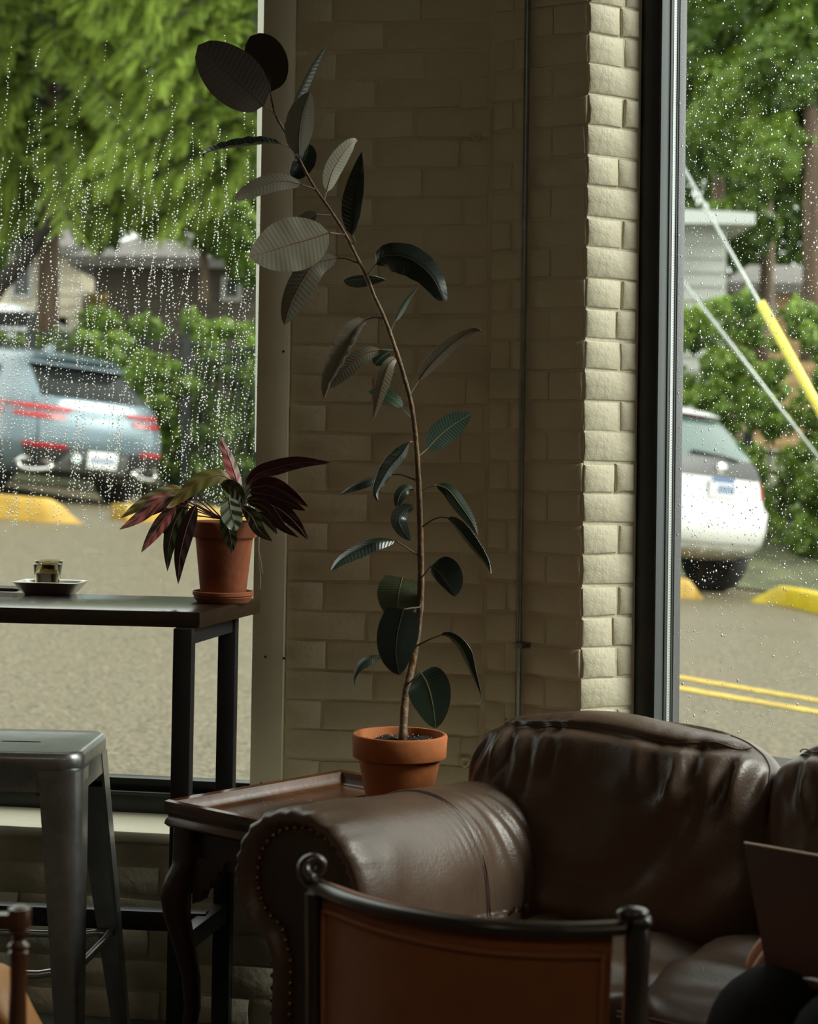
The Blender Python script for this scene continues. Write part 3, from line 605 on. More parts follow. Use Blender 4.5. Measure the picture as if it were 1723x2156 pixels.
# ------------------------------------------------------------------ cars
tyre = M('tyre_rubber', (.012, .012, .013), .75, bump=[(60, .3)]); glassd = M('tinted_car_glass', (.010, .012, .012), .15, spec=.1); redl = M('red_tail_lamp', (.36, .012, .018), .3, coat=.15); redd = M('dark_red_tail_lamp', (.26, .006, .012), .3, coat=.1)
bpl = M('black_plastic', (.02, .021, .022), .5); chrome = M('bright_chrome', (.8, .8, .8), .12, metal=1.); rim = M('alloy_rim', (.45, .46, .47), .3, metal=.8); platem = M('licence_plate', (.7, .72, .72), .4); plateb = M('plate_characters', (.10, .16, .32), .5)
greyp = M('grey_diffuser', (.12, .13, .13), .45); lampw = M('clear_lamp', (.75, .95, .92), .15)
class Car:
    def __init__(s, name, label, root_loc, yaw, tilt, slices, paint_m, bow=.09):
        s.sl = slices; s.bow = bow; s.root = thing(name, root_loc, label, 'car'); s.root.rotation_euler = (Matrix.Rotation(tilt, 3, 'Y') @ Matrix.Rotation(yaw, 3, 'Z')).to_euler(); s.paint = paint_m
        rows = []
        for (z, w, ry, fy, cr) in slices:
            L = []
            def corner(cx, cyy, r, a0, a1, n=5): return [(cx+r*math.cos(lerp(a0, a1, i/n)), cyy+r*math.sin(lerp(a0, a1, i/n))) for i in range(n+1)]
            rr = min(cr, w*.8); xw = w-rr; base = ry
            back = [(x, base+bow*(x/w)**2) for x in np.linspace(-xw, xw, 15)]
            yb = base+bow*(xw/w)**2
            L += corner(-xw, yb+rr, rr, math.pi, 1.5*math.pi)[:-1]+back+corner(xw, yb+rr, rr, 1.5*math.pi, 2*math.pi)[1:]
            L += [(w, y) for y in np.linspace(yb+rr+.25, fy-.5, 8)]+corner(w-.45, fy-.45, .45, 0, .5*math.pi)+[(0, fy+.1)]+corner(-w+.45, fy-.45, .45, .5*math.pi, math.pi)+[(-w, y) for y in np.linspace(fy-.5, yb+rr+.25, 8)]
            rows.append([(x, y, z) for x, y in L])
        m_ = MB(); m_.grid(rows, closed_v=True); n = len(rows[0]); m_.f += [tuple(range(n-1, -1, -1)), tuple((len(rows)-1)*n+k for k in range(n))]; m_.m += [0, 0]
        s.body = obj('body', m_, paint_m, s.root, smooth=50, local=True)
    def at(s, z):
        S = s.sl
        for i in range(len(S)-1):
            if z <= S[i+1][0]: t = (z-S[i][0])/(S[i+1][0]-S[i][0]); return [lerp(S[i][k], S[i+1][k], max(0, t)) for k in range(5)]
        return list(S[-1])
    def rear(s, x, z):
        _, w, ry, fy, r = s.at(z); r = min(r, w*.8); xw = w-r; ax = min(abs(x), w-.002)
        y = ry+s.bow*(min(ax, xw)/w)**2
        if ax > xw: y += r-math.sqrt(max(0, r*r-(ax-xw)**2))
        return y
    def patch(s, name, zs, xl, xr, mat, off=.006, nx=16, parent=None, label=None, th=.012):
        """panel lying on the rear of the body between curves x = xl(z) and x = xr(z)"""
        a, b = [], []
        for z in zs:
            A, B = [], []
            for i in range(nx+1):
                x = lerp(xl(z) if callable(xl) else xl, xr(z) if callable(xr) else xr, i/nx); y = s.rear(x, z); A.append((x, y-off, z)); B.append((x, y+th, z))
            a.append(A); b.append(B)
        m_ = MB(); m_.grid(a); m_.grid(b, flip=True); nz = len(zs); nn = nx+1; o = nz*nn
        per = [i for i in range(nn)]+[r*nn+nx for r in range(1, nz)]+[(nz-1)*nn+i for i in range(nx-1, -1, -1)]+[r*nn for r in range(nz-2, 0, -1)]
        for i in range(len(per)): p, q = per[i], per[(i+1) % len(per)]; m_.f.append((p, q, q+o, p+o)); m_.m.append(0)
        return obj(name, m_, mat, parent or s.root, smooth=50, local=True, label=label)
    def side(s, name, zs, y0, y1, mat, sgn=-1, off=.006, label=None):
        a = [[(sgn*(s.at(z)[1]+off), lerp(y0(z) if callable(y0) else y0, y1(z) if callable(y1) else y1, i/8), z) for i in range(9)] for z in zs]
        b = [[(p[0]-sgn*.03, p[1], p[2]) for p in r] for r in a]; m_ = MB(); m_.grid(a); m_.grid(b, flip=True); return obj(name, m_, mat, s.root, smooth=50, local=True, label=label)
    def wheel(s, x, y, r=.36, w=.24, z=None):
        z = z or r; m_ = MB(); ax = (V((0, 1, 0)), V((0, 0, 1)), V((1, 0, 0)))
        m_.lathe([(r*.6, -w/2), (r*.9, -w/2), (r, -w*.32), (r, w*.32), (r*.9, w/2), (r*.6, w/2)], (x, y, z), 24, ax=ax); o = obj('wheel', m_, tyre, s.root, smooth=40, local=True)
        m_ = MB(); m_.lathe([(r*.62, -w*.5-.004), (r*.55, -w*.42), (.06, -w*.36), (.0, -w*.4)] if x < 0 else [(r*.62, w*.5+.004), (r*.55, w*.42), (.06, w*.36), (0, w*.4)], (x, y, z), 20, ax=ax); obj('rim', m_, rim, o, smooth=40, local=True)
    def box(s, name, c, size, mat, parent=None, bevel=None, label=None, ax=None):
        m_ = MB(); m_.box(c, size, ax); return obj(name, m_, mat, parent or s.root, bevel=bevel, local=True, label=label, smooth=40 if bevel else None)
lin = lambda z0, a, z1, b: (lambda z: lerp(a, b, max(0, min(1, (z-z0)/(z1-z0)))))
# --- blue-grey SUV
bp_ = M('pale_blue_car_paint', (.13, .18, .21), .22, metal=.3, coat=.3, spec=.4)
rl = U(196, 1060, 20.6); rl.z = ground(rl.x, rl.y)-.0
C1 = Car('blue_suv', 'pale blue SUV seen from behind, parked nose-in beyond the yellow kerb', rl, math.radians(39), .105,
    [(.26, .80, .26, 4.5, .3), (.36, .90, .10, 4.6, .34), (.50, .945, .03, 4.65, .36), (.68, .955, .0, 4.65, .38), (.84, .95, .035, 4.6, .40), (.93, .93, .075, 4.55, .42), (1.02, .915, .10, 4.5, .44), (1.10, .885, .13, 4.4, .46), (1.16, .85, .19, 4.0, .45), (1.30, .765, .40, 3.55, .42), (1.44, .68, .60, 3.2, .38), (1.50, .645, .62, 3.0, .36), (1.555, .60, .55, 2.8, .34), (1.60, .52, .78, 2.5, .3), (1.635, .36, 1.15, 2.2, .25)], bp_)
C1.patch('rear_window', np.linspace(1.14, 1.47, 8), lin(1.14, -.66, 1.47, -.56), lin(1.14, .72, 1.47, .56), glassd, .008, label='dark tinted rear window')
for (z0, z1, xi) in ((.985, 1.035, .36), (.895, .945, .44)):
    for sg in (-1, 1):
        e = lin(z0, sg*xi, z1, sg*(xi-.04)); o = .905
        C1.patch('tail_lamp', np.linspace(z0, z1, 3), (lambda z: -o) if sg < 0 else e, e if sg < 0 else (lambda z: o), redl if sg < 0 else redd, .012, 18, label='thin red tail lamp bar')
        if sg < 0: C1.side('tail_lamp', np.linspace(z0, z1, 3), .5, 1.05, redl, label='thin red tail lamp bar on the flank')
C1.patch('lower_bumper', np.linspace(.28, .60, 8), lin(.28, -.72, .6, -.86), lin(.28, .74, .6, .90), bpl, .014, 20, label='black lower bumper')
C1.patch('bumper_insert', np.linspace(.36, .58, 5), lin(.36, -.52, .58, -.34), lin(.36, .4, .58, .36), greyp, .024, 12, label='grey bumper centre')
for sg in (-1, 1): C1.patch('reflector', np.linspace(.585, .63, 3), sg*.86 if sg < 0 else .52, -.40 if sg < 0 else .88, redl, .02, 10, label='red bumper reflector')
pl_ = C1.box('licence_plate', (.04, C1.rear(0, .5)-.034, .50), (.36, .02, .18), platem, bevel=.008)
for k in range(5): C1.box('plate_mark', (-.08+.06*k, C1.rear(0, .5)-.046, .50), (.035, .004, .07), plateb, pl_)
m_ = MB(); m_.sphere((-.27, C1.rear(-.27, .5)-.03, .49), (.05, .02, .05), 12, 8); obj('reverse_lamp', m_, lampw, C1.root, smooth=180, local=True, label='pale round lamp')
for sg in (-1, 1):
    x = sg*.68; y = C1.rear(x, .38)-.04; pts = [(x-sg*.20, y-.0, .40), (x-sg*.04, y, .455), (x+sg*.15, y+.08, .445), (x+sg*.17, y+.1, .38), (x+sg*.10, y+.05, .335), (x-sg*.10, y, .355)]
    m_ = MB(); L = spline(pts+[pts[0]], 24)[:-1]; m_.tube(L, .024, 8, closed=True); obj('exhaust_tip', m_, chrome, C1.root, smooth=180, local=True, label='bright ringed exhaust outlet')
C1.side('side_window', np.linspace(1.15, 1.42, 5), lin(1.15, .95, 1.42, 1.15), lin(1.15, 3.4, 1.42, 3.0), glassd)
C1.side('side_window', np.linspace(1.15, 1.42, 5), lin(1.15, .95, 1.42, 1.15), lin(1.15, 3.4, 1.42, 3.0), glassd, 1)
C1.patch('spoiler', np.linspace(1.475, 1.53, 3), -.60, .60, bp_, .09, 14)
m_ = MB(); m_.hexa([(-.12, 1.15, 1.625), (-.08, 1.15, 1.625), (-.09, 1.42, 1.63), (-.11, 1.42, 1.63)], [(-.105, 1.16, 1.72), (-.095, 1.16, 1.72), (-.098, 1.26, 1.71), (-.102, 1.26, 1.71)]); obj('fin_antenna', m_, bp_, C1.root, local=True, bevel=.006, smooth=60)
for (x, y) in ((-.80, .95), (.80, .95), (-.80, 3.8), (.80, 3.8)): C1.wheel(x, y, .37)
m_ = MB(); L = [(-.94, .95+.44*math.cos(a), .38+.44*math.sin(a)) for a in np.linspace(0, math.pi, 16)]; m_.tube(L, .04, 6); obj('wheel_arch', m_, bpl, C1.root, smooth=180, local=True)
C1.patch('tailgate_seam', np.linspace(.66, 1.12, 8), -.735, -.725, bpl, .003, 1); C1.patch('tailgate_seam', np.linspace(.66, 1.12, 8), .725, .735, bpl, .003, 1)
for k, ch in enumerate('GENESIS'):
    cu = bpy.data.curves.new('badge_letter', 'FONT'); cu.body = ch; cu.size = .055; cu.extrude = .004; cu.align_x = 'CENTER'; o = bpy.data.objects.new('badge_letter', cu); COL.objects.link(o); x = -.21+.07*k
    me = bpy.data.meshes.new_from_object(o); bpy.data.objects.remove(o); o = bpy.data.objects.new('badge_letter', me); COL.objects.link(o); me.materials.clear(); me.materials.append(chrome)
    o.parent = C1.root; o.location = (x, C1.rear(x, .955)-.008, .94); o.rotation_euler = (math.pi/2, 0, 0)
# --- white hatchback
wl = U(1504, 1262, 15.9); wl.z = ground(wl.x, wl.y)
C2 = Car('white_hatchback', 'white hatchback seen from behind through the right window', wl, math.radians(43), .105,
    [(.30, .74, .30, 3.9, .26), (.37, .83, .12, 4.0, .30), (.45, .875, .03, 4.05, .30), (.58, .885, .0, 4.05, .30), (.74, .885, .0, 4.05, .30), (.80, .865, .045, 4.0, .30), (.95, .85, .07, 3.95, .32), (1.03, .83, .09, 3.8, .34), (1.12, .81, .13, 3.4, .34), (1.25, .755, .22, 3.1, .34), (1.38, .69, .34, 2.8, .34), (1.47, .63, .43, 2.6, .33), (1.53, .55, .48, 2.45, .3), (1.575, .44, .62, 2.3, .26), (1.60, .28, .95, 2.0, .2)], wp, bow=.12)
C2.patch('rear_window', np.linspace(1.15, 1.49, 8), lin(1.15, -.72, 1.49, -.56), lin(1.15, .76, 1.49, .56), M('pale_car_glass', (.06, .10, .09), .08, spec=.9), .008, 16, label='rear window with pale reflections')
C2.patch('black_tailgate_band', np.linspace(1.02, 1.17, 5), lin(1.02, -.50, 1.17, -.74), lin(1.02, .66, 1.17, .78), bpl, .016, 16, label='black band under the rear window')
m_ = MB(); m_.sphere((.02, C2.rear(0, 1.09)-.028, 1.085), (.075, .02, .055), 14, 8); obj('emblem', m_, chrome, C2.root, smooth=180, local=True, label='round bright emblem')
pl_ = C2.box('licence_plate', (.0, C2.rear(0, .93)-.022, .925), (.34, .02, .17), platem, bevel=.008, label='white plate with blue marks')
C2.box('plate_header', (-.01, C2.rear(0, .93)-.034, .99), (.30, .004, .04), plateb, pl_)
for k in range(5): C2.box('plate_mark', (-.06+.05*k, C2.rear(0, .93)-.034, .915), (.034, .004, .07), plateb, pl_)
C2.patch('high_brake_lamp', np.linspace(1.50, 1.525, 2), -.18, .18, redd, .014, 6)
for sg in (-1, 1): C2.patch('tail_lamp', np.linspace(.86, 1.0, 5), (.66 if sg > 0 else -.84), (.75 if sg > 0 else -.77), redl, .014, 6, label='small red tail lamp')
C2.side('tail_lamp', np.linspace(.86, 1.0, 4), .28, .50, redl, 1, .012, label='small red tail lamp wrapping the corner')
C2.patch('lower_bumper', np.linspace(.315, .40, 4), -.66, .74, M('grey_skid_trim', (.42, .42, .40), .5), .02, 18, label='grey lower bumper trim')
for k in range(4): C2.patch('bumper_fin', np.linspace(.335, .41, 3), lin(.335, -.46+.3*k, .41, -.43+.3*k), lin(.335, -.40+.3*k, .41, -.40+.3*k), wp, .04, 2)
C2.patch('bumper_seam', [.455, .462], -.82, .84, bpl, .003, 18)
m_ = MB(); m_.tube([(.3, C2.rear(.3, 1.16)-.03, 1.165), (.05, C2.rear(.05, 1.19)-.035, 1.195), (-.3, C2.rear(-.3, 1.2)-.03, 1.205)], .012, 6); obj('rear_wiper', m_, bpl, C2.root, smooth=180, local=True)
for (x, y) in ((-.74, .62), (.74, .62), (-.74, 3.2), (.74, 3.2)): C2.wheel(x, y, .33, .22)
m_ = MB(); m_.box((0, .75, .36), (1.3, .9, .12)); obj('underbody', m_, bpl, C2.root, local=True)
C2.patch('roof_spoiler', np.linspace(1.52, 1.56, 3), -.48, .48, wp, .08, 12)
# --- a white car far behind the fence
C3 = Car('white_car', 'white car half hidden behind the fence and conifer', V((U(196, 660, 31.2).x, 31.0, U(160, 645, 31).z-1.45)), math.radians(84), 0., [(.3, .8, .2, 4., .3), (.6, .88, .0, 4.2, .3), (.95, .86, .08, 4.1, .3), (1.05, .8, .3, 3.2, .3), (1.35, .62, .9, 2.6, .3), (1.45, .5, 1.1, 2.4, .25)], wp)
for (x, y) in ((-.75, .8), (.75, .8), (-.75, 3.4), (.75, 3.4)): C3.wheel(x, y, .33)
C3.side('side_window', np.linspace(1.06, 1.32, 3), .6, 2.9, glassd); C3.side('side_window', np.linspace(1.06, 1.32, 3), .6, 2.9, glassd, 1)
# ------------------------------------------------------------------ guy wires
wire = M('galvanised_wire', (.42, .46, .44), .4, metal=.5); guard = M('yellow_guy_guard', (.85, .78, .12), .35)
def guy(label, pts, sh=None):
    P = [U(px, py, Y) for px, py, Y in pts]; a, b = P[0], P[-1]; t = thing('guy_wire', b, label, 'cable')
    m_ = MB(); m_.tube([a, lerp(a, b, .5), b], .011, 7); obj('cable', m_, wire, t, smooth=180)
    if sh: m_ = MB(); s0 = U(*sh); m_.tube([s0, lerp(s0, b, .5), b], .032, 10); obj('cable_guard', m_, guard, t, smooth=180, label='bright yellow cable guard')
    m_ = MB(); m_.tube([V((b.x, b.y, ground(b.x, b.y)-.1)), b], .012, 6); obj('anchor_rod', m_, wire, t, smooth=180)
guy('pale steel guy wire ending in a bright yellow guard', [(1386, 257, 13.2), (1890, 1160, 13.2)], (1601, 636, 13.2))
guy('bare steel guy wire, the lower of the two', [(1382, 520, 13.4), (1890, 1180, 13.4)])
# ------------------------------------------------------------------ conduit and cord on the wall
def PB(px, py, o=.0): return UP(px, py, K1-DN*o, DN)
galv = M('galvanised_conduit', (.24, .25, .225), .38, metal=.55, noise=(30, .15))
top, bot = PB(1110, -60, .014), PB(1108, 1700, .014)
x0 = PB(1101, 760, .014)
t = thing('conduit_pipe', V((x0.x, x0.y, .55)), 'thin galvanised conduit running up the shaded brick face', 'pipe')
mb = MB(); mb.tube([V((x0.x, x0.y, .45)), V((x0.x, x0.y, 1.5)), V((x0.x, x0.y, 2.6))], .0064, 12); obj('tube', mb, galv, t, smooth=180)
p = PB(1089, 1358, .014); p = V((x0.x, x0.y, p.z))
mb = MB(); mb.lathe([(.0075, -.006), (.009, -.005), (.009, .005), (.0075, .006)], p, 14); mb.box(p+DD*.014+DN*.010, (.020, .0025, .013), (DD, DN, UPV)); st = obj('strap', mb, galv, t, smooth=40, label='pipe strap with a dark screw')
mb = MB(); mb.sphere(p+DD*.019+DN*.008, (.0042, .003, .0042), 10, 6, (DD, DN, UPV)); obj('screw', mb, black, st, smooth=180)
cordm = M('white_cotton_cord', (.75, .75, .72), .8)
c0 = [UP(px, py, onA(0, -.03), AN) for px, py in ((546, 1128), (545, 1160), (546, 1185), (549, 1215), (548, 1240))]
t = tag(obj('cord', MB().tube(spline(c0, 14), .0012, 6).tube(spline([c0[1], UP(549, 1180, onA(0, -.032), AN), UP(551, 1196, onA(0, -.03), AN), UP(553, 1208, onA(0, -.03), AN)], 8), .0011, 6), cordm, smooth=180), 'thin white cord hanging beside the window board under the potted plant', 'cord')
# ------------------------------------------------------------------ bar table
ZT = .93
wood_dk = M('dark_stained_wood', (.030, .017, .010), .25, noise=(8, .5, (1, .15, 1)), bump=[(50, .06)], spec=.6, coat=.35)
A_, B_ = UZ(421, 1289, ZT), UZ(549, 1260, ZT); dirT = (A_-UZ(0, 1278.5, ZT)).normalized(); dirE = (B_-A_).normalized()
L_ = 1.55; C_, D_ = B_-dirT*L_, A_-dirT*L_
t = thing('bar_table', V(((A_+D_)/2).to_tuple()[:2]+(0,)), 'tall dark wood bar table on black steel legs by the left window', 'table')
mb = MB(); mb.hexa([p-UPV*.032 for p in (D_, A_, B_, C_)], [D_, A_, B_, C_]); obj('tabletop', mb, wood_dk, t, bevel=.002, smooth=40)
def leg_at(px, py, w, zt): return UZ(px, py, zt)
fl_ = UZ(381, 1326, ZT-.034)+dirE*.02; bk = UZ(475, 1300, ZT-.034)+dirE*.02
sq = .038
def sqtube(p0, p1, w, ax, name, par, mat=steel_dk):
    m_ = MB(); m_.box((p0+p1)/2, (w, w, (p1-p0).length) if abs((p1-p0).normalized().z) > .5 else ((p1-p0).length, w, w), ax); return obj(name, m_, mat, par, bevel=.002, smooth=40)
nE = V((-dirT.y, dirT.x, 0))
axT = (dirT, nE, UPV)
for base in (fl_, bk, fl_-dirT*1.3, bk-dirT*1.3):
    p = V((base.x, base.y, 0)); sqtube(p, V((p.x, p.y, ZT-.032)), sq, axT, 'leg', t)
zs = .265
def flat(p, z): return V((p.x, p.y, z))
m_ = MB(); a, b = flat(fl_, zs), flat(bk, zs); d = (b-a).normalized(); m_.box((a+b)/2, ((b-a).length-sq, .03, .04), (d, V((-d.y, d.x, 0)), UPV)); obj('end_stretcher', m_, steel_dk, t, bevel=.002, smooth=40)
m_ = MB(); rj = lerp(fl_, bk, .62); a, b = flat(rj, zs+.004), flat(rj-dirT*1.3, zs+.004); m_.box((a+b)/2, ((b-a).length, .036, .04), axT); obj('foot_rail', m_, steel_dk, t, bevel=.002, smooth=40)
m_ = MB(); a, b = fl_+V((0, 0, -.02)), bk+V((0, 0, -.02)); d = (b-a); d.z = 0; d.normalize(); m_.box(flat((a+b)/2, ZT-.05), ((b-a).length-sq, .03, .03), (d, V((-d.y, d.x, 0)), UPV)); obj('top_bearer', m_, steel_dk, t)
# ------------------------------------------------------------------ serving tray, glasses, phone on the bar table
stl = M('brushed_steel_tray', (.62, .60, .55), .32, metal=.85, bump=[(300, .05)]); stl2 = M('worn_gunmetal', (.24, .245, .24), .33, metal=.85, noise=(14, .18), bump=[(120, .05)])
tc = UZ(106, 1250, ZT); tc.z = ZT
tx_, ty_ = V((math.cos(-.12), math.sin(-.12), 0)), V((-math.sin(-.12), math.cos(-.12), 0))
def rrect(c, w, h, r, z, ax, ay, n=5):
    o = []
    for (sx, sy, a0) in ((1, 1, 0), (-1, 1, .5), (-1, -1, 1), (1, -1, 1.5)):
        for i in range(n+1):
            a = (a0+.5*i/n)*math.pi; o.append(c+ax*(sx*(w/2-r)+r*math.cos(a))+ay*(sy*(h/2-r)+r*math.sin(a))+UPV*z)
    return o
mb = MB(); W_, H_ = .150, .105
prof = [(-.030, -.028, .001), (-.028, -.026, .0), (-.024, -.020, .003), (-.004, -.004, .024), (0, 0, .0255), (.001, .001, .0275), (-.003, -.003, .0285), (-.008, -.008, .026), (-.026, -.024, .0045), (-.032, -.03, .0025)]
rows = [rrect(tc, W_+2*a*.8, H_+2*b*.8, .016, z, tx_, ty_) for a, b, z in prof]
mb.grid(rows, closed_v=True); n = len(rows[0]); mb.f += [tuple(range(n-1, -1, -1)), tuple(9*n+k for k in range(n))]; mb.m += [0, 0]
tag(obj('serving_tray', mb, stl, smooth=50), 'small rectangular steel tray holding two glasses on the bar table', 'tray')
tumbler = bpy.data.materials.new('clear_glass'); tumbler.use_nodes = True; b_ = tumbler.node_tree.nodes['Principled BSDF']; b_.inputs['Transmission Weight'].default_value = 1; b_.inputs['Roughness'].default_value = .01; b_.inputs['IOR'].default_value = 1.42; b_.inputs['Base Color'].default_value = (.72, .70, .55, 1)
amber = bpy.data.materials.new('weak_coffee'); amber.use_nodes = True; b_ = amber.node_tree.nodes['Principled BSDF']; b_.inputs['Transmission Weight'].default_value = .6; b_.inputs['Roughness'].default_value = .05; b_.inputs['IOR'].default_value = 1.33; b_.inputs['Base Color'].default_value = (.50, .25, .03, 1)
def glass_cup(c, label, r0=.0245, r1=.0315, h=.062, fill=None):
    t = thing('glass_tumbler', c, label, 'glass')
    pr = [(0, .0), (r0*.8, .0), (r0, .002), (lerp(r0, r1, .5), h*.5), (r1, h-.001), (r1-.0012, h), (r1-.0025, h-.001), (lerp(r0, r1, .5)-.0028, h*.5), (r0-.003, .008), (0, .007)]
    m_ = MB(); m_.lathe(pr, c, 36, cap0=False, cap1=False); obj('glass', m_, tumbler, t, smooth=50)
    if fill: m_ = MB(); m_.lathe([(0, .0072), (r0-.0032, .0082), (lerp(r0, r1, fill)-.0032, h*fill), (0, h*fill)], c, 32, cap0=False, cap1=False); obj('coffee', m_, amber, t, smooth=50, label='amber coffee left in the glass')
zt_ = ZT+.0027
glass_cup(flat(UZ(101, 1247, ZT), zt_)+V((.0, -.012, 0)), 'front glass tumbler with amber coffee on the steel tray', fill=.66)
glass_cup(flat(UZ(97, 1243, ZT), zt_)+V((-.004, .05, 0)), 'empty glass tumbler behind the coffee glass on the tray', h=.062)
ph = UZ(-22, 1243, ZT); mb = MB(); ro = [rrect(flat(ph, ZT), .150, .072, .010, z, dirT, nE) for z in (.001, .0018, .008, .0088)]
sc_ = lambda L, k: [flat(ph, p.z)+(p-flat(ph, p.z))*k for p in L]
ro = [sc_(ro[0], .97), ro[1], ro[2], sc_(ro[3], .98)]; mb.grid(ro, closed_v=True); n = len(ro[0]); mb.f += [tuple(range(n-1, -1, -1)), tuple(3*n+k for k in range(n))]; mb.m += [0, 0]
tag(obj('phone', mb, M('dark_phone_case', (.03, .035, .033), .3), smooth=40), 'dark phone lying on the bar table at the left edge', 'phone')
# ------------------------------------------------------------------ metal bar stool
SZ = .668
FR = UZ(166, 1597, SZ-.01); ca = V((math.cos(-.03), math.sin(-.03), 0)); sa = V((-ca.y, ca.x, 0)); ss = .295
sc0 = FR-ca*(ss/2)+sa*(ss/2); sc0.z = 0
t = thing('bar_stool', flat(sc0, 0), 'grey metal bar stool with a slotted seat below the bar table', 'stool')
mb = MB()
rows = [rrect(sc0, ss+dw, ss+dw, rr, z, ca, sa, 6) for dw, rr, z in ((.012, .045, SZ-.075), (.006, .045, SZ-.036), (.008, .045, SZ-.034), (.008, .046, SZ-.014), (.0, .043, SZ-.003), (-.016, .036, SZ+.0), (-.05, .03, SZ-.003))]
slot = rrect(sc0+sa*.0, .082, .011, .0055, SZ-.0035, ca, sa, 6)
mb.grid(rows+[slot, [p-UPV*.02 for p in slot]], closed_v=True); obj('seat', mb, stl2, t, smooth=55, label='metal seat with a finger slot')
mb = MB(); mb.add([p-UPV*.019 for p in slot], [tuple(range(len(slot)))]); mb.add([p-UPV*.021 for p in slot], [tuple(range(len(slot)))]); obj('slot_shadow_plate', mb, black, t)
def stool_leg(top, bot, ox, oy, wt=.082, wb=.040):
    """folded sheet leg: L section with a rounded outer corner; ox, oy point to the outside"""
    rows = []
    for i in range(9):
        u = i/8; c = lerp(top, bot, u); w = lerp(wt, wb, min(1, u*1.05)); r = w*.36; th = .004; sec = []
        sec.append(c-ox*(w)-UPV*0); sec.append(c-ox*(w*.55))
        for k in range(6): a = math.pi/2*k/5; sec.append(c-ox*r+ox*(r*math.sin(a))-oy*r+oy*(r*math.cos(a)))
        sec.append(c-oy*(w*.55)); sec.append(c-oy*w)
        inn = [p-(ox+oy)*th for p in sec]; inn[0] = sec[0]-oy*th*1.6; inn[-1] = sec[-1]-ox*th*1.6
        rows.append(sec+inn[::-1])
    m_ = MB(); m_.grid(rows, closed_v=True); n = len(rows[0]); m_.f += [tuple(range(n)), tuple(8*n+k for k in range(n-1, -1, -1))]; m_.m += [0, 0]
    o = obj('leg', m_, stl2, t, smooth=50)
    m_ = MB(); m_.box(bot+UPV*.012-(ox+oy)*.016, (.045, .045, .024)); obj('rubber_foot', m_, black, o, bevel=.004)
    return o
h2 = ss/2
corner = lambda sx, sy, k=0.: sc0+ca*(sx*(h2+k))+sa*(sy*(h2+k))+UPV*(SZ-.036)
tops = {(1, -1): corner(1, -1, .004), (1, 1): corner(1, 1, .004), (-1, 1): corner(-1, 1, .004), (-1, -1): corner(-1, -1, .004)}
FRb = U(168, 2160, tops[(1, -1)].y-.035); fr = tops[(1, -1)]; sl = (FRb-fr)/(fr.z-FRb.z)
bots = {(1, -1): fr+sl*fr.z, (1, 1): tops[(1, 1)]+V((.082, .05, -1)) if 0 else None}
BRb = U(277, 2150, tops[(1, 1)].y+.03); br = tops[(1, 1)]; bots[(1, 1)] = br+(BRb-br)*(br.z/(br.z-BRb.z))
BLb = U(-8, 1880, tops[(-1, 1)].y+.03); blp = tops[(-1, 1)]; bots[(-1, 1)] = blp+V((-.085, .05, -blp.z))
bots[(-1, -1)] = tops[(-1, -1)]+V((-.08, -.05, -tops[(-1, -1)].z))
for k in tops:
    bots[k].z = 0.0; stool_leg(tops[k], bots[k], ca*k[0], sa*k[1])
def legpt(k, z, ins=.018): a = lerp(tops[k], bots[k], (tops[k].z-z)/tops[k].z); return a-ca*k[0]*ins-sa*k[1]*ins
rodm = M('dull_steel_rod', (.40, .41, .40), .28, metal=.9)
for (k1, k2, z) in (((1, -1), (1, 1), .255), ((-1, 1), (1, 1), .245), ((-1, -1), (1, -1), .25), ((-1, -1), (-1, 1), .25)):
    a, b = legpt(k1, z), legpt(k2, z); L = [a, lerp(a, b, .12)+UPV*.001, lerp(a, b, .2)-UPV*.004, lerp(a, b, .5)-UPV*.004, lerp(a, b, .8)-UPV*.004, lerp(a, b, .88)+UPV*.001, b]
    m_ = MB(); m_.tube(L, [.006, .008, .0085, .0085, .0085, .008, .006], 8); obj('foot_rod', m_, rodm, t, smooth=180)
for (k1, k2) in (((1, -1), (-1, 1)), ((1, 1), (-1, -1))):
    a, b = legpt(k1, SZ-.11, .02), legpt(k2, SZ-.11, .02); m_ = MB(); m_.tube(spline([a, lerp(a, b, .5)+UPV*.02, b], 9), .006, 6); obj('under_brace', m_, black, t, smooth=180)
for (k1, k2) in (((1, -1), (1, 1)), ((1, 1), (-1, 1)), ((-1, 1), (-1, -1)), ((-1, -1), (1, -1))):
    a, b = tops[k1]-UPV*.018, tops[k2]-UPV*.018; d = (b-a).normalized(); inw = (flat(sc0, a.z)-(a+b)/2).normalized(); m_ = MB(); m_.box((a+b)/2+inw*.004, ((b-a).length-.16, .003, .05), (d, inw, UPV)); obj('apron', m_, stl2, t)
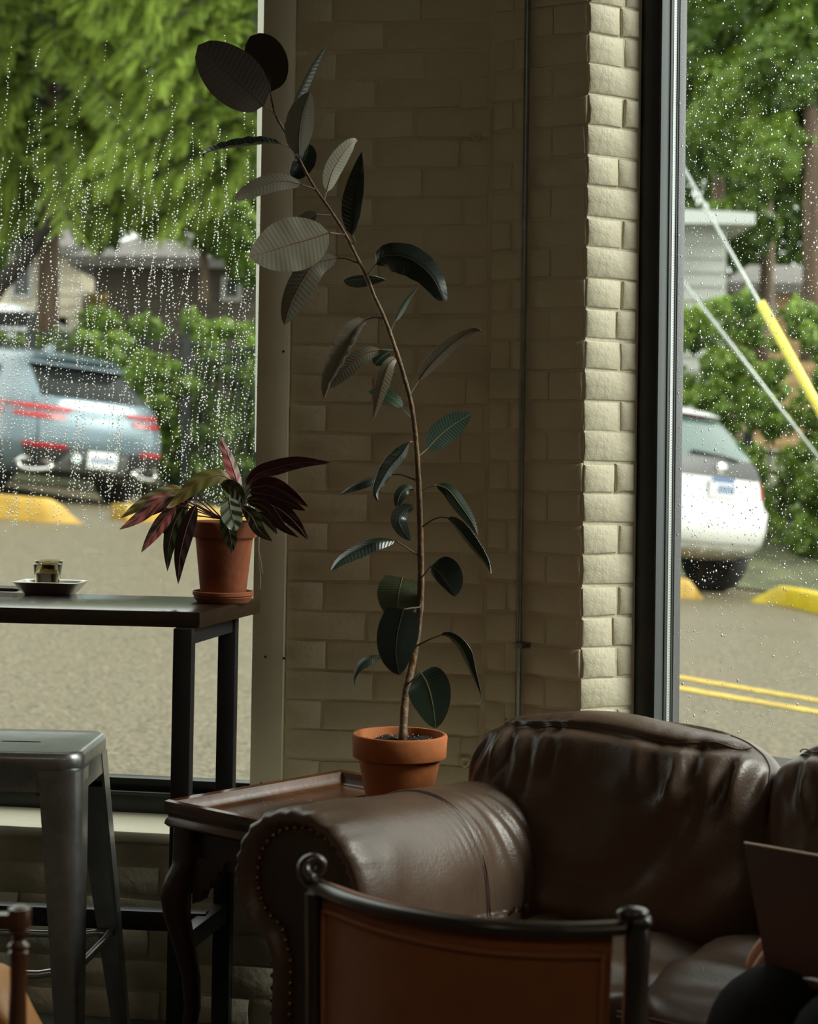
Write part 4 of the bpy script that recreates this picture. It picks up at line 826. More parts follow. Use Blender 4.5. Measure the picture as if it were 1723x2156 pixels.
# ------------------------------------------------------------------ terracotta pots
terra = M('terracotta', (.42, .135, .045), .75, noise=(7, .16), bump=[(60, .08)], spec=.25); terrad = M('weathered_terracotta', (.27, .088, .042), .8, noise=(9, .25), bump=[(70, .12)], spec=.2)
soilm = M('potting_soil', (.012, .009, .006), .95, bump=[(90, 1.0), (220, .6)]); grit = M('perlite_grit', (.35, .30, .18), .9)
def pot(t, c, rim, base, h, collar, mat, soil_drop):
    th = .008; z1 = h-collar; rc = rim*.862
    m_ = MB(); m_.lathe([(base*.93, 0), (base, .004), (rc, z1-.001), (rim*.965, z1), (rim*.975, z1+.002), (rim, h-.005), (rim-.002, h-.001), (rim-.004, h), (rim-th, h-.001), (rim-th-.002, h-.006), (rim-th-.010, h-soil_drop-.03)], c, 56, cap1=False)
    o = obj('pot', m_, mat, t, smooth=35)
    m_ = MB(); rs = rim-th-.004; rg = []
    for i in range(7):
        r = rs*i/6; rg.append([c+V((r*math.cos(a), r*math.sin(a), h-soil_drop+.004*math.sin(5*a+i)*(i > 0)+.003*math.cos(9*a)*(i > 0)+.006*(1-i/6))) for a in [2*math.pi*k/28 for k in range(28)]])
    m_.grid(rg, closed_v=True); so = obj('soil', m_, soilm, t, smooth=180)
    m_ = MB(); r_ = random.Random(3)
    for _ in range(60):
        a, rr = r_.uniform(0, 6.28), rs*math.sqrt(r_.random())*.95; p = c+V((rr*math.cos(a), rr*math.sin(a), h-soil_drop+.006)); m_.sphere(p, r_.uniform(.0008, .002), 5, 3)
    g = obj('soil_grit', m_, grit, so); g['kind'] = 'stuff'
    return o
# ------------------------------------------------------------------ leaves
def width_prof(kind, s):
    if kind == 'oval': return max(0., math.sin(math.pi*min(1, s**.92)))**.62*(1-.12*s) if s < .985 else .02
    if kind == 'round': return max(0., math.sin(math.pi*s**.95))**.52
    if kind == 'lance': return max(0., math.sin(math.pi*s**.72))**.85
    if kind == 'drop': return max(0., math.sin(math.pi*s**.70))**.62
    if kind == 'tail': return max(0.01, math.sin(math.pi*min(1, s**.9)))**.8*(1-.85*max(0, (s-.45)/.55)**.6)
    if kind == 'shield': return (.80+.20*math.sin(min(1, s/.35)*math.pi/2))*(math.cos(max(0, (s-.35)/.65)*math.pi/2)**.62 if s < .995 else .01)
    return 1
def leaf(parent, pts, w, mats, Y=None, rot=0., fold=0., kind='oval', N=18, face=0, curl=0., wave=0., wavef=9., label=None, pet=None, petm=None, rib=.0011, thick=.0006, twist=0., name='leaf', skew=0., petr=.0016):
    """pts: midrib as (px, py, Y); w: apparent full width in pixels; rot: turn about the midrib; face 0 shows the top side, 1 the underside"""
    P3 = [U(*p) for p in pts]; L = spline([tuple(p) for p in P3], N); Lv = [V(p) for p in L]; M_ = 6; offs = [-1, -.66, -.33, 0, .33, .66, 1]
    top, bot, rb, uv = [], [], [], []
    for i, p in enumerate(Lv):
        s = i/(N-1); T = (Lv[min(N-1, i+1)]-Lv[max(0, i-1)]).normalized(); Vw = (p-CAM).normalized(); S = T.cross(Vw)
        if S.length < .05: S = T.cross(V((0, 0, 1)))
        S.normalize(); Nn = S.cross(T).normalized()
        if Nn.dot(Vw) > 0: Nn = -Nn
        a = rot+twist*(s-.5); side = S*math.cos(a)+Nn*math.sin(a); up = Nn*math.cos(a)-S*math.sin(a)
        hw = w/2*(p.y/F)*width_prof(kind, s)/max(.25, abs(math.cos(rot)))
        r1, r2 = [], []
        for o in offs:
            f = fold+curl*abs(o); wv = wave*math.sin(wavef*math.pi*s+1.7*o)*abs(o)
            sk = 1+skew*o
            q = p+side*(o*hw*sk)+up*(hw*(f*abs(o)+wv))
            r1.append(q); r2.append(q-up*thick)
        top.append(r1); bot.append(r2); uv += [(s, o) for o in offs]
    mb = MB(); mb.grid(top, mi=face); nt_ = len(mb.v); mb.grid(bot, mi=1-face, flip=True); mb.uv = uv+uv
    # rim closing the two layers
    n, m_ = N, 7; per = [k for k in range(m_)]+[r*m_+m_-1 for r in range(1, n)]+[(n-1)*m_+k for k in range(m_-2, -1, -1)]+[r*m_ for r in range(n-2, 0, -1)]
    for i in range(len(per)): a, b = per[i], per[(i+1) % len(per)]; mb.f.append((a, b, b+nt_, a+nt_)); mb.m.append(face)
    k0 = len(mb.v); seg = 5; mb.tube(Lv, [rib*(1-.75*i/(N-1)) for i in range(N)], seg, mi=2); mb.uv += [(0, 0)]*(len(mb.v)-k0)
    o = obj(name, mb, mats, parent, smooth=60, label=label)
    if pet:
        q = [U(*p) for p in pet]; m2 = MB(); m2.tube(spline([tuple(x) for x in q], 10), [petr*(1.25-.3*i/9) for i in range(10)], 7); obj('petiole', m2, petm, o, smooth=180)
    return o
# ------------------------------------------------------------------ rubber plant on the end table
RY = 3.82                                                    # depth of its stem
rtop = veined_mat('rubber_leaf_top', (.010, .019, .013), (.012, .022, .015), .30, bump=.11, freq=62, spec=.55); rbot = veined_mat('rubber_leaf_underside', (.13, .119, .083), (.14, .126, .088), .55, bump=.09, freq=62, spec=.3); rrib = M('rubber_midrib', (.20, .060, .030), .5)
rpale = veined_mat('pale_leaf_underside', (.22, .205, .145), (.23, .213, .15), .5, bump=.08, freq=62); grib = M('pale_green_midrib', (.16, .17, .06), .5)
rgreen = veined_mat('rubber_leaf_green_top', (.014, .030, .017), (.016, .034, .020), .36, bump=.09, freq=62, spec=.5); olive_t = veined_mat('olive_leaf_top', (.040, .052, .018), (.048, .060, .022), .5, bump=.12, freq=60)
petm = M('green_brown_petiole', (.055, .045, .022), .5); petp = M('pinkish_petiole', (.20, .10, .07), .5)
pc = U(842, 1545, RY); PZ = .553                              # pot foot height
c = V((pc.x, RY, PZ)); RIM = 100.5/K(RY); HT = pc.z-PZ
rp = thing('rubber_plant', c, 'tall leaning rubber plant in a terracotta pot on the end table', 'plant')
pot(rp, c, RIM, .0635, HT+.001, .046, terra, .018)
m_ = MB(); sm = M('limescale_mark', (.55, .42, .33), .9)
p0 = c+V((.0815*math.cos(-.95), .0815*math.sin(-.95), .062)); m_.hexa([p0+V((x, 0, z)) for x, z in ((0, 0), (.009, .003), (.012, .022), (.002, .017))], [p0+V((x, -.0012, z)) for x, z in ((0.001, .001), (.008, .004), (.010, .02), (.003, .016))])
stem_pts = [(848, 1562, 9.5), (853, 1472, 9.0), (868, 1397, 8.6), (880, 1322, 8), (886, 1246, 7.6), (885, 1140, 7.2), (882, 1038, 6.6), (877, 947, 5.8), (867, 857, 5.3), (849, 787, 5.2), (831, 730, 5.0), (809, 669, 4.6), (788, 624, 4.5), (774, 588, 4.4), (747, 533, 4.2), (725, 490, 4.2), (692, 438, 4.0), (662, 395, 3.8), (632, 340, 3.5), (603, 283, 3.3), (581, 245, 3.0), (570, 208, 2.4)]
def sy(py): return RY-.02+.06*math.sin(py*.006)
S3 = spline([tuple(U(x, y, sy(y)))+(r/K(RY),) for x, y, r in stem_pts], 90)
stemm = M('woody_stem', (.085, .045, .018), .55, noise=(45, .45, (1, 1, .12)), bump=[(60, .5)], col2=(.20, .115, .045))
m_ = MB()
m_.tube([p[:3] for p in S3], [p[3]*(1+.06*math.sin(i*1.9)) for i, p in enumerate(S3)], 10); obj('stem', m_, stemm, rp, smooth=180)
def st(py):
    """pixel and depth on the stem at a picture height"""
    for i in range(len(stem_pts)-1):
        a, b = stem_pts[i], stem_pts[i+1]
        if b[1] <= py <= a[1]: t = (py-a[1])/(b[1]-a[1]); return (lerp(a[0], b[0], t), py, sy(py))
    return (570, py, sy(py))
TOP, UND, PAL, GRN = (rtop, rbot, M('dark_green_midrib', (.05, .045, .02), .45)), (rtop, rbot, rrib), (rtop, rpale, rrib), (rgreen, rbot, grib)
UD = veined_mat('dark_leaf_underside', (.045, .034, .025), (.05, .038, .028), .6, bump=.1, spec=.2, freq=60); DRK = (rtop, UD, M('dark_midrib', (.07, .03, .02), .5))
def R(pts, w, pet=None, mats=TOP, dy=0., dye=0., petm_=None, **kw):
    n = len(pts); P = [(x, y, RY+lerp(dy, dye, i/(n-1))) for i, (x, y) in enumerate(pts)]
    if pet: pet = [st(pet[0])]+[(x, y, lerp(sy(pet[0]), RY+dy, (j+1)/(len(pet)))) for j, (x, y) in enumerate(pet[1:])]+[P[0]]
    return leaf(rp, P, w, mats, pet=pet, petm=petm_ or petm, **kw)
R([(557, 222), (530, 196), (478, 150), (417, 95)], 116, (243, ), DRK, -.03, -.10, face=1, kind='round', rot=.15, fold=.05, label='large dark underside of the topmost leaf')
R([(569, 194), (566, 160), (552, 115), (527, 76)], 96, (232, ), DRK, .03, .08, face=1, kind='round', rot=-.2, label='near-black leaf behind the topmost one')
R([(608, 249), (630, 200), (662, 135), (691, 92)], 17, (282, (600, 262)), TOP, .02, .05, rot=1.1, fold=.25, kind='lance', label='edge-on leaf catching the window light')
R([(630, 326), (630, 285), (637, 238), (653, 193)], 64, (336, ), TOP, -.03, -.06, face=1, rot=.25, fold=-.22, label='upright leaf showing its underside and red midrib')
R([(590, 302), (555, 303), (500, 309), (455, 316), (432, 324), (431, 335)], 13, (312, ), TOP, -.02, -.12, rot=.9, fold=.9, curl=.5, wave=.25, wavef=14, kind='lance', label='rolled horizontal leaf pointing at the window')
R([(650, 302), (643, 330), (628, 358), (616, 374)], 46, None, TOP, .03, .05, rot=-.35, fold=.3, kind='round', wave=.05, label='glossy leaf hanging behind the stem')
R([(635, 388), (592, 381), (550, 391), (514, 408), (495, 421)], 42, (399, ), UND, -.02, -.09, face=1, rot=.5, fold=-.1, label='flat leaf underside pointing left')
R([(688, 404), (700, 362), (722, 324), (743, 299), (753, 296)], 40, (424, ), PAL, .03, .08, face=1, rot=.3, fold=-.12, label='pale underside leaf right of the stem')
R([(741, 496), (744, 436), (753, 376), (762, 319)], 43, (517, (747, 508)), TOP, -.02, .02, rot=-.45, fold=.35, wave=.03, kind='lance', label='upright glossy veined leaf')
R([(693, 490), (652, 504), (609, 516), (565, 530), (526, 540)], 122, (494, ), PAL, -.06, -.12, face=1, rot=.15, fold=-.06, wave=.02, wavef=7, kind='oval', petm_=petp, label='broad pale leaf underside with a red midrib')
R([(668, 452), (640, 470), (610, 492)], 40, (454, ), UND, .05, .08, face=1, rot=.7)
R([(711, 543), (664, 556), (637, 592), (613, 640), (599, 684)], 62, (555, (730, 545)), UND, -.03, -.10, face=1, rot=.35, fold=-.18, label='long grey-green underside hanging left')
R([(791, 557), (806, 541), (838, 538), (873, 550), (908, 580), (930, 622), (933, 634)], 66, (583, ), TOP, -.03, -.14, rot=-.35, fold=-.35, wave=.06, wavef=11, kind='drop', label='glossy leaf bending over to the right')
R([(723, 591), (752, 587), (784, 586), (814, 589)], 26, None, GRN, .06, .07, rot=1.0, fold=.3, kind='lance')
R([(832, 676), (846, 650), (860, 628), (882, 603)], 12, (702, ), TOP, .05, .09, rot=1.1, fold=.2, kind='lance')
R([(771, 673), (750, 690), (732, 722), (710, 765), (690, 806), (682, 842)], 40, (671, (790, 668)), PAL, -.06, -.13, face=1, rot=.6, fold=.55, wave=.20, wavef=15, kind='lance', petm_=petp, label='wavy folded leaf with a glossy edge')
R([(802, 737), (768, 745), (732, 775), (695, 817)], 38, (738, ), UND, .0, -.03, face=1, rot=.5, fold=-.1)
R([(820, 741), (804, 752), (788, 768)], 34, None, GRN, .04, .03, rot=.3, kind='round', label='short pale blue-lit leaf at the stem')
R([(838, 752), (820, 765), (805, 810), (786, 883)], 30, (752, (840, 750)), PAL, -.08, -.12, face=1, rot=.2, fold=-.15, kind='lance', petm_=petp, label='pale leaf hanging straight down')
R([(847, 860), (828, 840), (806, 828), (777, 824)], 30, (882, ), GRN, .05, .08, rot=.75, kind='oval')
R([(882, 801), (906, 769), (942, 733), (978, 706), (1003, 694), (1016, 699)], 32, (834, ), PAL, .0, -.06, face=1, rot=.45, fold=-.1, kind='lance', label='pale olive leaf reaching right')
R([(899, 946), (926, 917), (957, 893), (993, 871)], 58, (964, ), GRN, .03, .07, rot=.2, fold=.06, kind='oval', label='dull dark green oval leaf reaching right')
R([(862, 931), (845, 957), (821, 984), (804, 1013), (792, 1040), (798, 1057)], 32, (931, (868, 930)), TOP, -.07, -.11, rot=-.4, fold=-.5, wave=.08, wavef=11, kind='lance', petm_=petp, label='glossy leaf curling down left')
R([(801, 1003), (772, 1011), (742, 1025), (715, 1042)], 19, (1013, (848, 1000), (828, 999)), TOP, -.04, -.10, rot=.95, fold=-.4, kind='lance')
R([(871, 1029), (855, 1030), (842, 1044), (835, 1069)], 27, (1050, ), GRN, .04, .02, rot=.2, fold=-.1, kind='oval')
R([(872, 1066), (852, 1075), (840, 1092), (848, 1116), (864, 1138)], 36, None, TOP, -.05, -.08, rot=-.2, fold=-.15, kind='oval', label='curled glossy leaf left of the stem')
R([(918, 1021), (944, 1031), (970, 1064), (993, 1098), (1007, 1128)], 31, (1038, (902, 1026)), GRN, -.02, -.07, rot=-.3, fold=-.25, kind='lance', label='pale green leaf drooping to the right')
R([(942, 1090), (964, 1110), (996, 1150), (1022, 1183), (1034, 1207)], 24, (1113, (910, 1095), (928, 1089)), TOP, -.04, -.12, rot=.8, fold=-.45, wave=.04, wavef=20, kind='lance', label='dark drooping leaf at the right')
R([(833, 1138), (792, 1141), (749, 1159), (716, 1180), (697, 1202)], 31, (1172, (856, 1153)), TOP, -.03, -.12, rot=.75, fold=-.35, wave=.03, wavef=18, kind='oval', label='dark leaf arching left')
R([(907, 1192), (924, 1204), (944, 1228), (959, 1256)], 58, (1219, ), TOP, -.06, -.10, rot=-.1, fold=-.2, kind='drop', skew=.45, label='folded dark leaf right of the stem')
R([(848, 1216), (840, 1250), (836, 1310)], 92, None, (olive_t, rbot, M('orange_midrib', (.22, .12, .03), .5)), .06, .03, rot=.15, fold=-.08, kind='shield', label='broad olive leaf behind the stem')
R([(850, 1283), (838, 1330), (834, 1375), (841, 1421)], 87, (1272, (884, 1278), (868, 1280)), (veined_mat('smooth_dark_leaf', (.009, .014, .010), (.010, .016, .011), .3, bump=.03, freq=62), rbot, M('faint_midrib', (.022, .028, .018), .4)), -.07, -.13, rot=.12, fold=-.12, kind='shield', label='broad black-green leaf in front of the stem', rib=.0016)
R([(806, 1382), (779, 1386), (757, 1402), (746, 1428), (749, 1452)], 22, (1391, (848, 1388), (825, 1384)), TOP, .0, -.04, rot=.6, fold=-.4, kind='tail', label='leaf with a dried hanging tip')
R([(926, 1338), (945, 1338), (973, 1364), (994, 1412), (1012, 1462), (1010, 1483)], 23, (1362, (905, 1346)), GRN, -.02, -.06, rot=.8, fold=-.3, kind='tail', label='thin drooping leaf at the lower right')
R([(886, 1415), (900, 1440), (911, 1480), (918, 1534)], 90, (1440, ), (rgreen, rbot, grib), -.08, -.15, rot=.1, fold=.06, kind='drop', label='broad green leaf hanging over the pot', rib=.0017)
# black saucer under the pot
mb = MB(); tcx = V((c.x-.010, c.y-.004, PZ-.004)); ax2, ay2 = V((.75, -.66, 0)), V((.66, .75, 0))
rows = [rrect(tcx, a, b, .012, z, ax2, ay2, 4) for a, b, z in ((.135, .14, -.0085), (.14, .15, -.0085), (.168, .185, .012), (.171, .188, .0135), (.165, .182, .0125), (.136, .146, .0), (.0002, .0002, .0))]
mb.grid(rows, closed_v=True); mb.f.append(tuple(range(len(rows[0])-1, -1, -1))); mb.m.append(0)
tag(obj('plant_tray', mb, M('black_tray', (.02, .022, .022), .3), smooth=40), 'black tray under the rubber plant pot on the end table', 'tray')
# ------------------------------------------------------------------ small prayer plant on the bar table
SY = 4.09; sc = flat(UZ(470, 1253, ZT), ZT); sc.y = SY; sc.x = (470-CX)/F*SY
sx = U(470, 1253, SY); sc = V((sx.x, SY, ZT))
sp_ = thing('potted_prayer_plant', sc, 'small red-leaved prayer plant in a terracotta pot at the end of the bar table', 'plant')
zp = .012
pot(sp_, sc+UPV*zp, 70/K(SY), 47.5/K(SY), U(470, 1097, SY).z-ZT-zp, .034, terrad, .012)
mb = MB(); mb.lathe([(.050, 0), (.056, .001), (.0635, .012), (.0625, .014), (.0655, .016), (.0655, .023), (.0635, .0245), (.0615, .022), (.057, .0125), (.001, .0115)], sc, 44, cap1=False)
tag(obj('saucer', mb, terrad, smooth=40), 'terracotta saucer under the small potted plant', 'saucer')
mar = veined_mat('maroon_leaf', (.055, .010, .014), (.065, .014, .016), .45, bump=.5, freq=16, stripe=((.012, .010, .008), .52), slant=4); pink = veined_mat('pink_striped_leaf', (.34, .075, .075), (.36, .085, .08), .45, bump=.4, freq=16, stripe=((.035, .035, .010), .50), slant=4)
oliv = veined_mat('olive_striped_leaf', (.11, .10, .015), (.13, .115, .018), .45, bump=.5, freq=16, stripe=((.22, .085, .012), .58), slant=4); grnl = veined_mat('green_prayer_leaf', (.035, .06, .018), (.05, .075, .024), .42, bump=.8, freq=14, slant=4); silv = veined_mat('silver_green_leaf', (.22, .27, .19), (.27, .31, .22), .28, bump=1.6, freq=11, slant=4, spec=.7)
prib = M('pink_midrib', (.28, .09, .08), .5); redst = M('dark_red_petiole', (.09, .025, .022), .5)
MAR, PNK, OLV, GRE, SIL, DKM = (mar, mar, prib), (pink, mar, prib), (oliv, mar, prib), (grnl, oliv, prib), (silv, mar, grib), (veined_mat('dark_maroon_leaf', (.022, .007, .009), (.028, .009, .01), .5, bump=.4, freq=16, slant=4), mar, prib)
def Q(pts, w, mats, d0, d1, crown=(492, 1060), **kw):
    n = len(pts); P = [(240+x/3.59, 900+y/3.59, SY+lerp(d0, d1, i/(n-1))) for i, (x, y) in enumerate(pts)]
    x0, y0 = P[0][:2]; pet = [(lerp(x0, crown[0], .9), 1092, SY+.0), (lerp(x0, crown[0], .55), lerp(y0, 1092, .6), SY+d0*.6), P[0]]
    kw.setdefault('kind', 'lance'); return leaf(sp_, P, w, mats, pet=pet, petm=redst, rib=.0012, petr=.0013, **kw)
Q([(960, 490), (925, 390), (870, 230), (797, 60)], 27, PNK, .03, .05, rot=.5, fold=-.25, label='upright pink and black striped leaf')
Q([(1000, 440), (1090, 350), (1230, 305), (1400, 268), (1638, 265)], 33, MAR, .01, -.03, rot=.4, fold=-.2, label='long maroon leaf reaching over the board')
Q([(990, 425), (1060, 360), (1150, 325), (1290, 290)], 20, OLV, .02, .02, rot=.5)
Q([(1020, 460), (1180, 440), (1330, 510), (1470, 600)], 34, PNK, .0, -.05, rot=.5, fold=-.2, stripe=None) if 0 else Q([(1020, 460), (1180, 440), (1330, 510), (1470, 600)], 34, MAR, .0, -.05, rot=.5, fold=-.2)
Q([(1020, 490), (1160, 510), (1300, 560), (1450, 630)], 34, DKM, -.03, -.08, rot=.3, fold=-.1)
Q([(1000, 540), (1200, 590), (1350, 700), (1475, 855)], 36, DKM, -.02, -.07, rot=.2, fold=-.1, label='dark maroon leaf hanging down right')
Q([(1000, 560), (1140, 600), (1260, 740), (1400, 835)], 24, DKM, -.05, -.10, rot=.5)
Q([(1080, 640), (1150, 690), (1200, 750), (1238, 815)], 18, GRE, -.02, -.03, rot=.3)
Q([(960, 600), (1040, 670), (1100, 780), (1200, 862)], 30, GRE, -.07, -.11, rot=.3, fold=-.15)
Q([(810, 425), (900, 460), (960, 520), (985, 590)], 32, GRE, -.05, -.09, rot=.4)
Q([(870, 525), (882, 620), (905, 710), (922, 782)], 46, SIL, -.09, -.12, kind='round', rot=.1, fold=.1, label='silvery green ribbed leaf at the front of the pot')
Q([(830, 640), (860, 740), (885, 850), (893, 955)], 34, GRE, -.075, -.09, rot=.2, label='brown-edged leaf hanging down the pot')
Q([(890, 400), (800, 362), (650, 400), (530, 500), (430, 590), (395, 606)], 36, OLV, -.02, -.08, rot=.45, fold=-.2, label='arching olive and orange leaf')
Q([(880, 405), (830, 380), (790, 385), (740, 430)], 26, MAR, .03, .02, rot=.4)
Q([(540, 465), (400, 480), (200, 580), (50, 685)], 30, OLV, .02, -.02, rot=.6, fold=-.2, label='olive leaf with an orange tip at the left', crown=(470, 1070))
Q([(480, 515), (330, 555), (180, 680), (40, 772)], 31, PNK, -.03, -.08, rot=.5, fold=-.25, crown=(470, 1070))
Q([(470, 545), (350, 590), (230, 650), (140, 690)], 26, DKM, .0, -.03, rot=.5, crown=(470, 1070))
Q([(470, 580), (370, 700), (280, 830), (205, 945)], 30, PNK, -.04, -.09, rot=.4, fold=-.2, crown=(470, 1070), label='pink striped leaf hanging down left')
Q([(560, 560), (460, 720), (415, 900), (404, 1088)], 32, GRE, -.03, -.07, rot=.3, fold=-.1, crown=(475, 1075))
Q([(620, 580), (550, 760), (500, 970), (485, 1185)], 34, DKM, -.05, -.09, rot=.3, fold=-.15, crown=(475, 1075), label='dark maroon leaf hanging furthest down')
Q([(600, 470), (560, 520), (480, 580), (400, 610)], 22, MAR, .03, .03, rot=.4, crown=(475, 1075))
Q([(420, 640), (400, 700), (385, 760), (380, 815)], 16, OLV, .03, .03, rot=.4, crown=(475, 1075))
# ------------------------------------------------------------------ tray-top end table
mahog = M('mahogany', (.075, .027, .009), .28, noise=(7, .45, (1, 1, 1)), bump=[(40, .04)], spec=.5, coat=.3); mahogd = M('dark_mahogany', (.032, .013, .008), .35, noise=(8, .4), spec=.4)
TT = .540
A0 = UZ(352, 1712, TT); e1 = V((.66, .75, 0)).normalized(); e2 = V((.75, -.66, 0)).normalized(); TW, TD = .50, .385
et = thing('end_table', flat(A0+e1*TW/2+e2*TD/2, 0), 'antique wooden tray-top end table with carved cabriole legs beside the sofa arm', 'table')
ctr = A0+e1*(TW/2)+e2*(TD/2)
mb = MB(); mb.box(flat(ctr, TT-.006), (TW-.012, TD-.012, .012), (e1, e2, UPV)); obj('tabletop', mb, mahog, et)
prof = [(.0, .000), (-.003, .004), (-.005, .016), (-.004, .024), (.002, .027), (.010, .024), (.014, .014), (.020, .004), (.026, .0005), (.026, -.010), (.010, -.024), (.002, -.026), (-.004, -.020), (-.002, -.012), (.002, -.006)]
rows = []
for (sx, sy) in ((-1, -1), (1, -1), (1, 1), (-1, 1)):
    cpt = flat(ctr, TT)+e1*(sx*TW/2)+e2*(sy*TD/2); rows.append([cpt-e1*(sx*d)-e2*(sy*d)+UPV*z for d, z in prof])
mb = MB(); mb.grid(rows, closed_u=True, closed_v=True); obj('moulded_rim', mb, mahog, et, smooth=40)
AP0, AP1 = TT-.025, TT-.105
def apron(p, q, nrm, name='apron'):
    """board with a scalloped lower edge"""
    n = 40; d = (q-p); L = d.length; d.normalize(); up, lo = [], []
    for i in range(n+1):
        s = i/n; e = min(s, 1-s)*L
        z = AP1+.012*math.sin(min(1, max(0, (e-.07)/.1))*math.pi*1.5)+(.014 if e > .15 else 0)*0
        if e < .075: z -= .050*(1-e/.075)**1.3
        elif e < .10: z -= .006
        up.append(flat(p+d*(s*L), AP0)); lo.append(flat(p+d*(s*L), z))
    m_ = MB(); th = nrm*.016; m_.grid([up, lo]); m_.grid([[x+th for x in up], [x+th for x in lo]], flip=True); m_.grid([lo, [x+th for x in lo]]); m_.grid([up, [x+th for x in up]], flip=True)
    return obj(name, m_, mahogd, et, smooth=25)
ins = .032
cor = {(sx, sy): ctr+e1*(sx*(TW/2-ins))+e2*(sy*(TD/2-ins)) for sx in (-1, 1) for sy in (-1, 1)}
apron(cor[(-1, -1)], cor[(-1, 1)], e1); apron(cor[(-1, -1)], cor[(1, -1)], e2); apron(cor[(1, -1)], cor[(1, 1)], -e1); apron(cor[(-1, 1)], cor[(1, 1)], -e2)
for (sx, sy), cp in cor.items():
    od = (e1*sx+e2*sy).normalized(); m_ = MB(); rows = []
    path = [(TT-.026, .0, .026), (TT-.085, .0, .027), (TT-.10, .003, .028), (TT-.125, .016, .031), (TT-.16, .026, .031), (TT-.20, .022, .027), (TT-.26, .006, .022), (TT-.32, -.008, .019), (TT-.38, -.012, .0165), (TT-.43, -.004, .016), (TT-.47, .014, .020), (TT-.49, .026, .024), (.008, .03, .024), (.0, .028, .021)]
    for z, o, r in path:
        c_ = flat(cp, z)+od*o; sqf = max(0, min(1, (z-(TT-.11))/.02)); sec = []
        for k in range(16):
            a = 2*math.pi*k/16; cx_, sy_ = math.cos(a), math.sin(a); pw = lerp(1, .42, sqf)
            sec.append(c_+e1*(r*math.copysign(abs(cx_)**pw, cx_))+e2*(r*math.copysign(abs(sy_)**pw, sy_)))
        rows.append(sec)
    m_.grid(rows, closed_v=True); m_.f += [tuple(range(15, -1, -1)), tuple(13*16+k for k in range(16))]; m_.m += [0, 0]
    lg = obj('leg', m_, mahogd, et, smooth=45)
    for dv in (e1*-sx, e2*-sy):                                  # carved ear brackets
        m_ = MB(); o_ = cp+dv*.022; nn = V((-dv.y, dv.x, 0)); pts = [(0, TT-.08), (.088, TT-.08), (.085, TT-.095), (.070, TT-.098), (.066, TT-.112), (.052, TT-.118), (.046, TT-.135), (.030, TT-.142), (.022, TT-.160), (.0, TT-.172)]
        f0 = [flat(o_+dv*x+nn*.010, z) for x, z in pts]; f1 = [flat(o_+dv*x-nn*.010, z) for x, z in pts]; m_.hexa(f0, f1); obj('ear_bracket', m_, mahogd, lg, smooth=30)
r_ = random.Random(5); mb = MB()
for _ in range(16):
    p = A0+e1*r_.uniform(.1, .3)+e2*r_.uniform(.05, .16); mb.sphere(flat(p, TT+.001), r_.uniform(.0008, .0018), 6, 4)
o = obj('crumbs', mb, M('pale_crumbs', (.75, .68, .5), .7)); o['kind'] = 'stuff'; tag(o, 'few pale crumbs on the end table top', 'crumbs')
# ------------------------------------------------------------------ leather sofa
leath = M('brown_leather', (.070, .043, .029), .36, noise=(5, .35), bump=[(240, .10), (22, .10), (7, .25)], spec=.5, col2=(.105, .066, .044))
leathd = M('dark_brown_leather', (.040, .024, .017), .42, noise=(6, .35), bump=[(240, .10), (20, .15)], spec=.45); brass = M('antique_brass', (.28, .15, .05), .3, metal=.9); seamm = M('leather_seam', (.075, .048, .033), .45)
f1 = V((.8, -.6, 0)); f2 = V((-.6, -.8, 0))                        # along the sofa, and out of its front
F0 = V((-.165, 3.205, 0))                                     # below the front end of the arm ridge
def so(s, d, z): return F0+f1*s+f2*d+UPV*z
sofa = thing('leather_sofa', so(.8, -.35, 0), 'worn brown leather sofa with rolled nailhead arms under the right window', 'sofa')
prof = [(-.060, .05), (-.060, .30), (-.060, .40), (-.078, .428), (-.108, .445), (-.135, .475), (-.148, .52), (-.145, .565), (-.125, .61), (-.085, .645), (-.03, .662), (.025, .660), (.075, .640), (.115, .600), (.140, .545), (.150, .48), (.152, .40), (.150, .30), (.150, .10), (.150, .05)]
Pp = spline(prof, 110); rows = []
def arm_sec(d, k, sink=0.):
    """section of the arm at distance d in front of the ridge foot; k shrinks it toward its scroll centre"""
    fall = -d*.075; out = []
    for i, (s, z) in enumerate(Pp):
        roll = z > .415
        if roll: s2, z2 = lerp(.0, s, k), lerp(.54, z, k)
        else: s2, z2 = lerp(.045, s, k), z
        ang = math.atan2(z-.54, s); fr = max(0, 1-abs(d)/.10)
        pl = .0032*math.cos(ang*40+.9*math.sin(ang*5))*fr*(1 if roll and s < .12 else .0)*(1 if k > .75 else .4)
        rr = math.hypot(s2, z2-.54)+1e-6
        cr = .0030*math.sin(d*150+s*22+2*math.sin(z*14))*math.exp(-((d+.47)/.10)**2)*max(0, min(1, (s-.02)*20))+.0012*math.sin(d*330+s*60)*math.exp(-((d+.335)/.05)**2)*max(0, min(1, (s-.03)*20))+.002*math.sin(d*34+z*30+1.3*math.sin(d*13))*(roll)*max(0, 1-fr*2)
        if roll: s2 += (pl+cr)*s2/rr; z2 += (pl+cr)*(z2-.54)/rr
        lower = max(0, (.55-z2)) if s2 > 0 else 0
        out.append(so(s2, d, z2-(-fall if False else 0)+(d*.055 if z2 > .45 else 0)))
    return out
secs = [(-.02, .70), (-.004, .74), (.012, .82), (.016, .90), (.008, .96), (-.008, .992), (-.03, 1.0)]
for d in np.linspace(-.04, -.80, 120): secs.append((float(d), 1.0))
mb = MB(); mb.grid([arm_sec(d, k) for d, k in secs]); arm = obj('arm', mb, leath, sofa, smooth=180, label='rolled leather arm with pleated front')
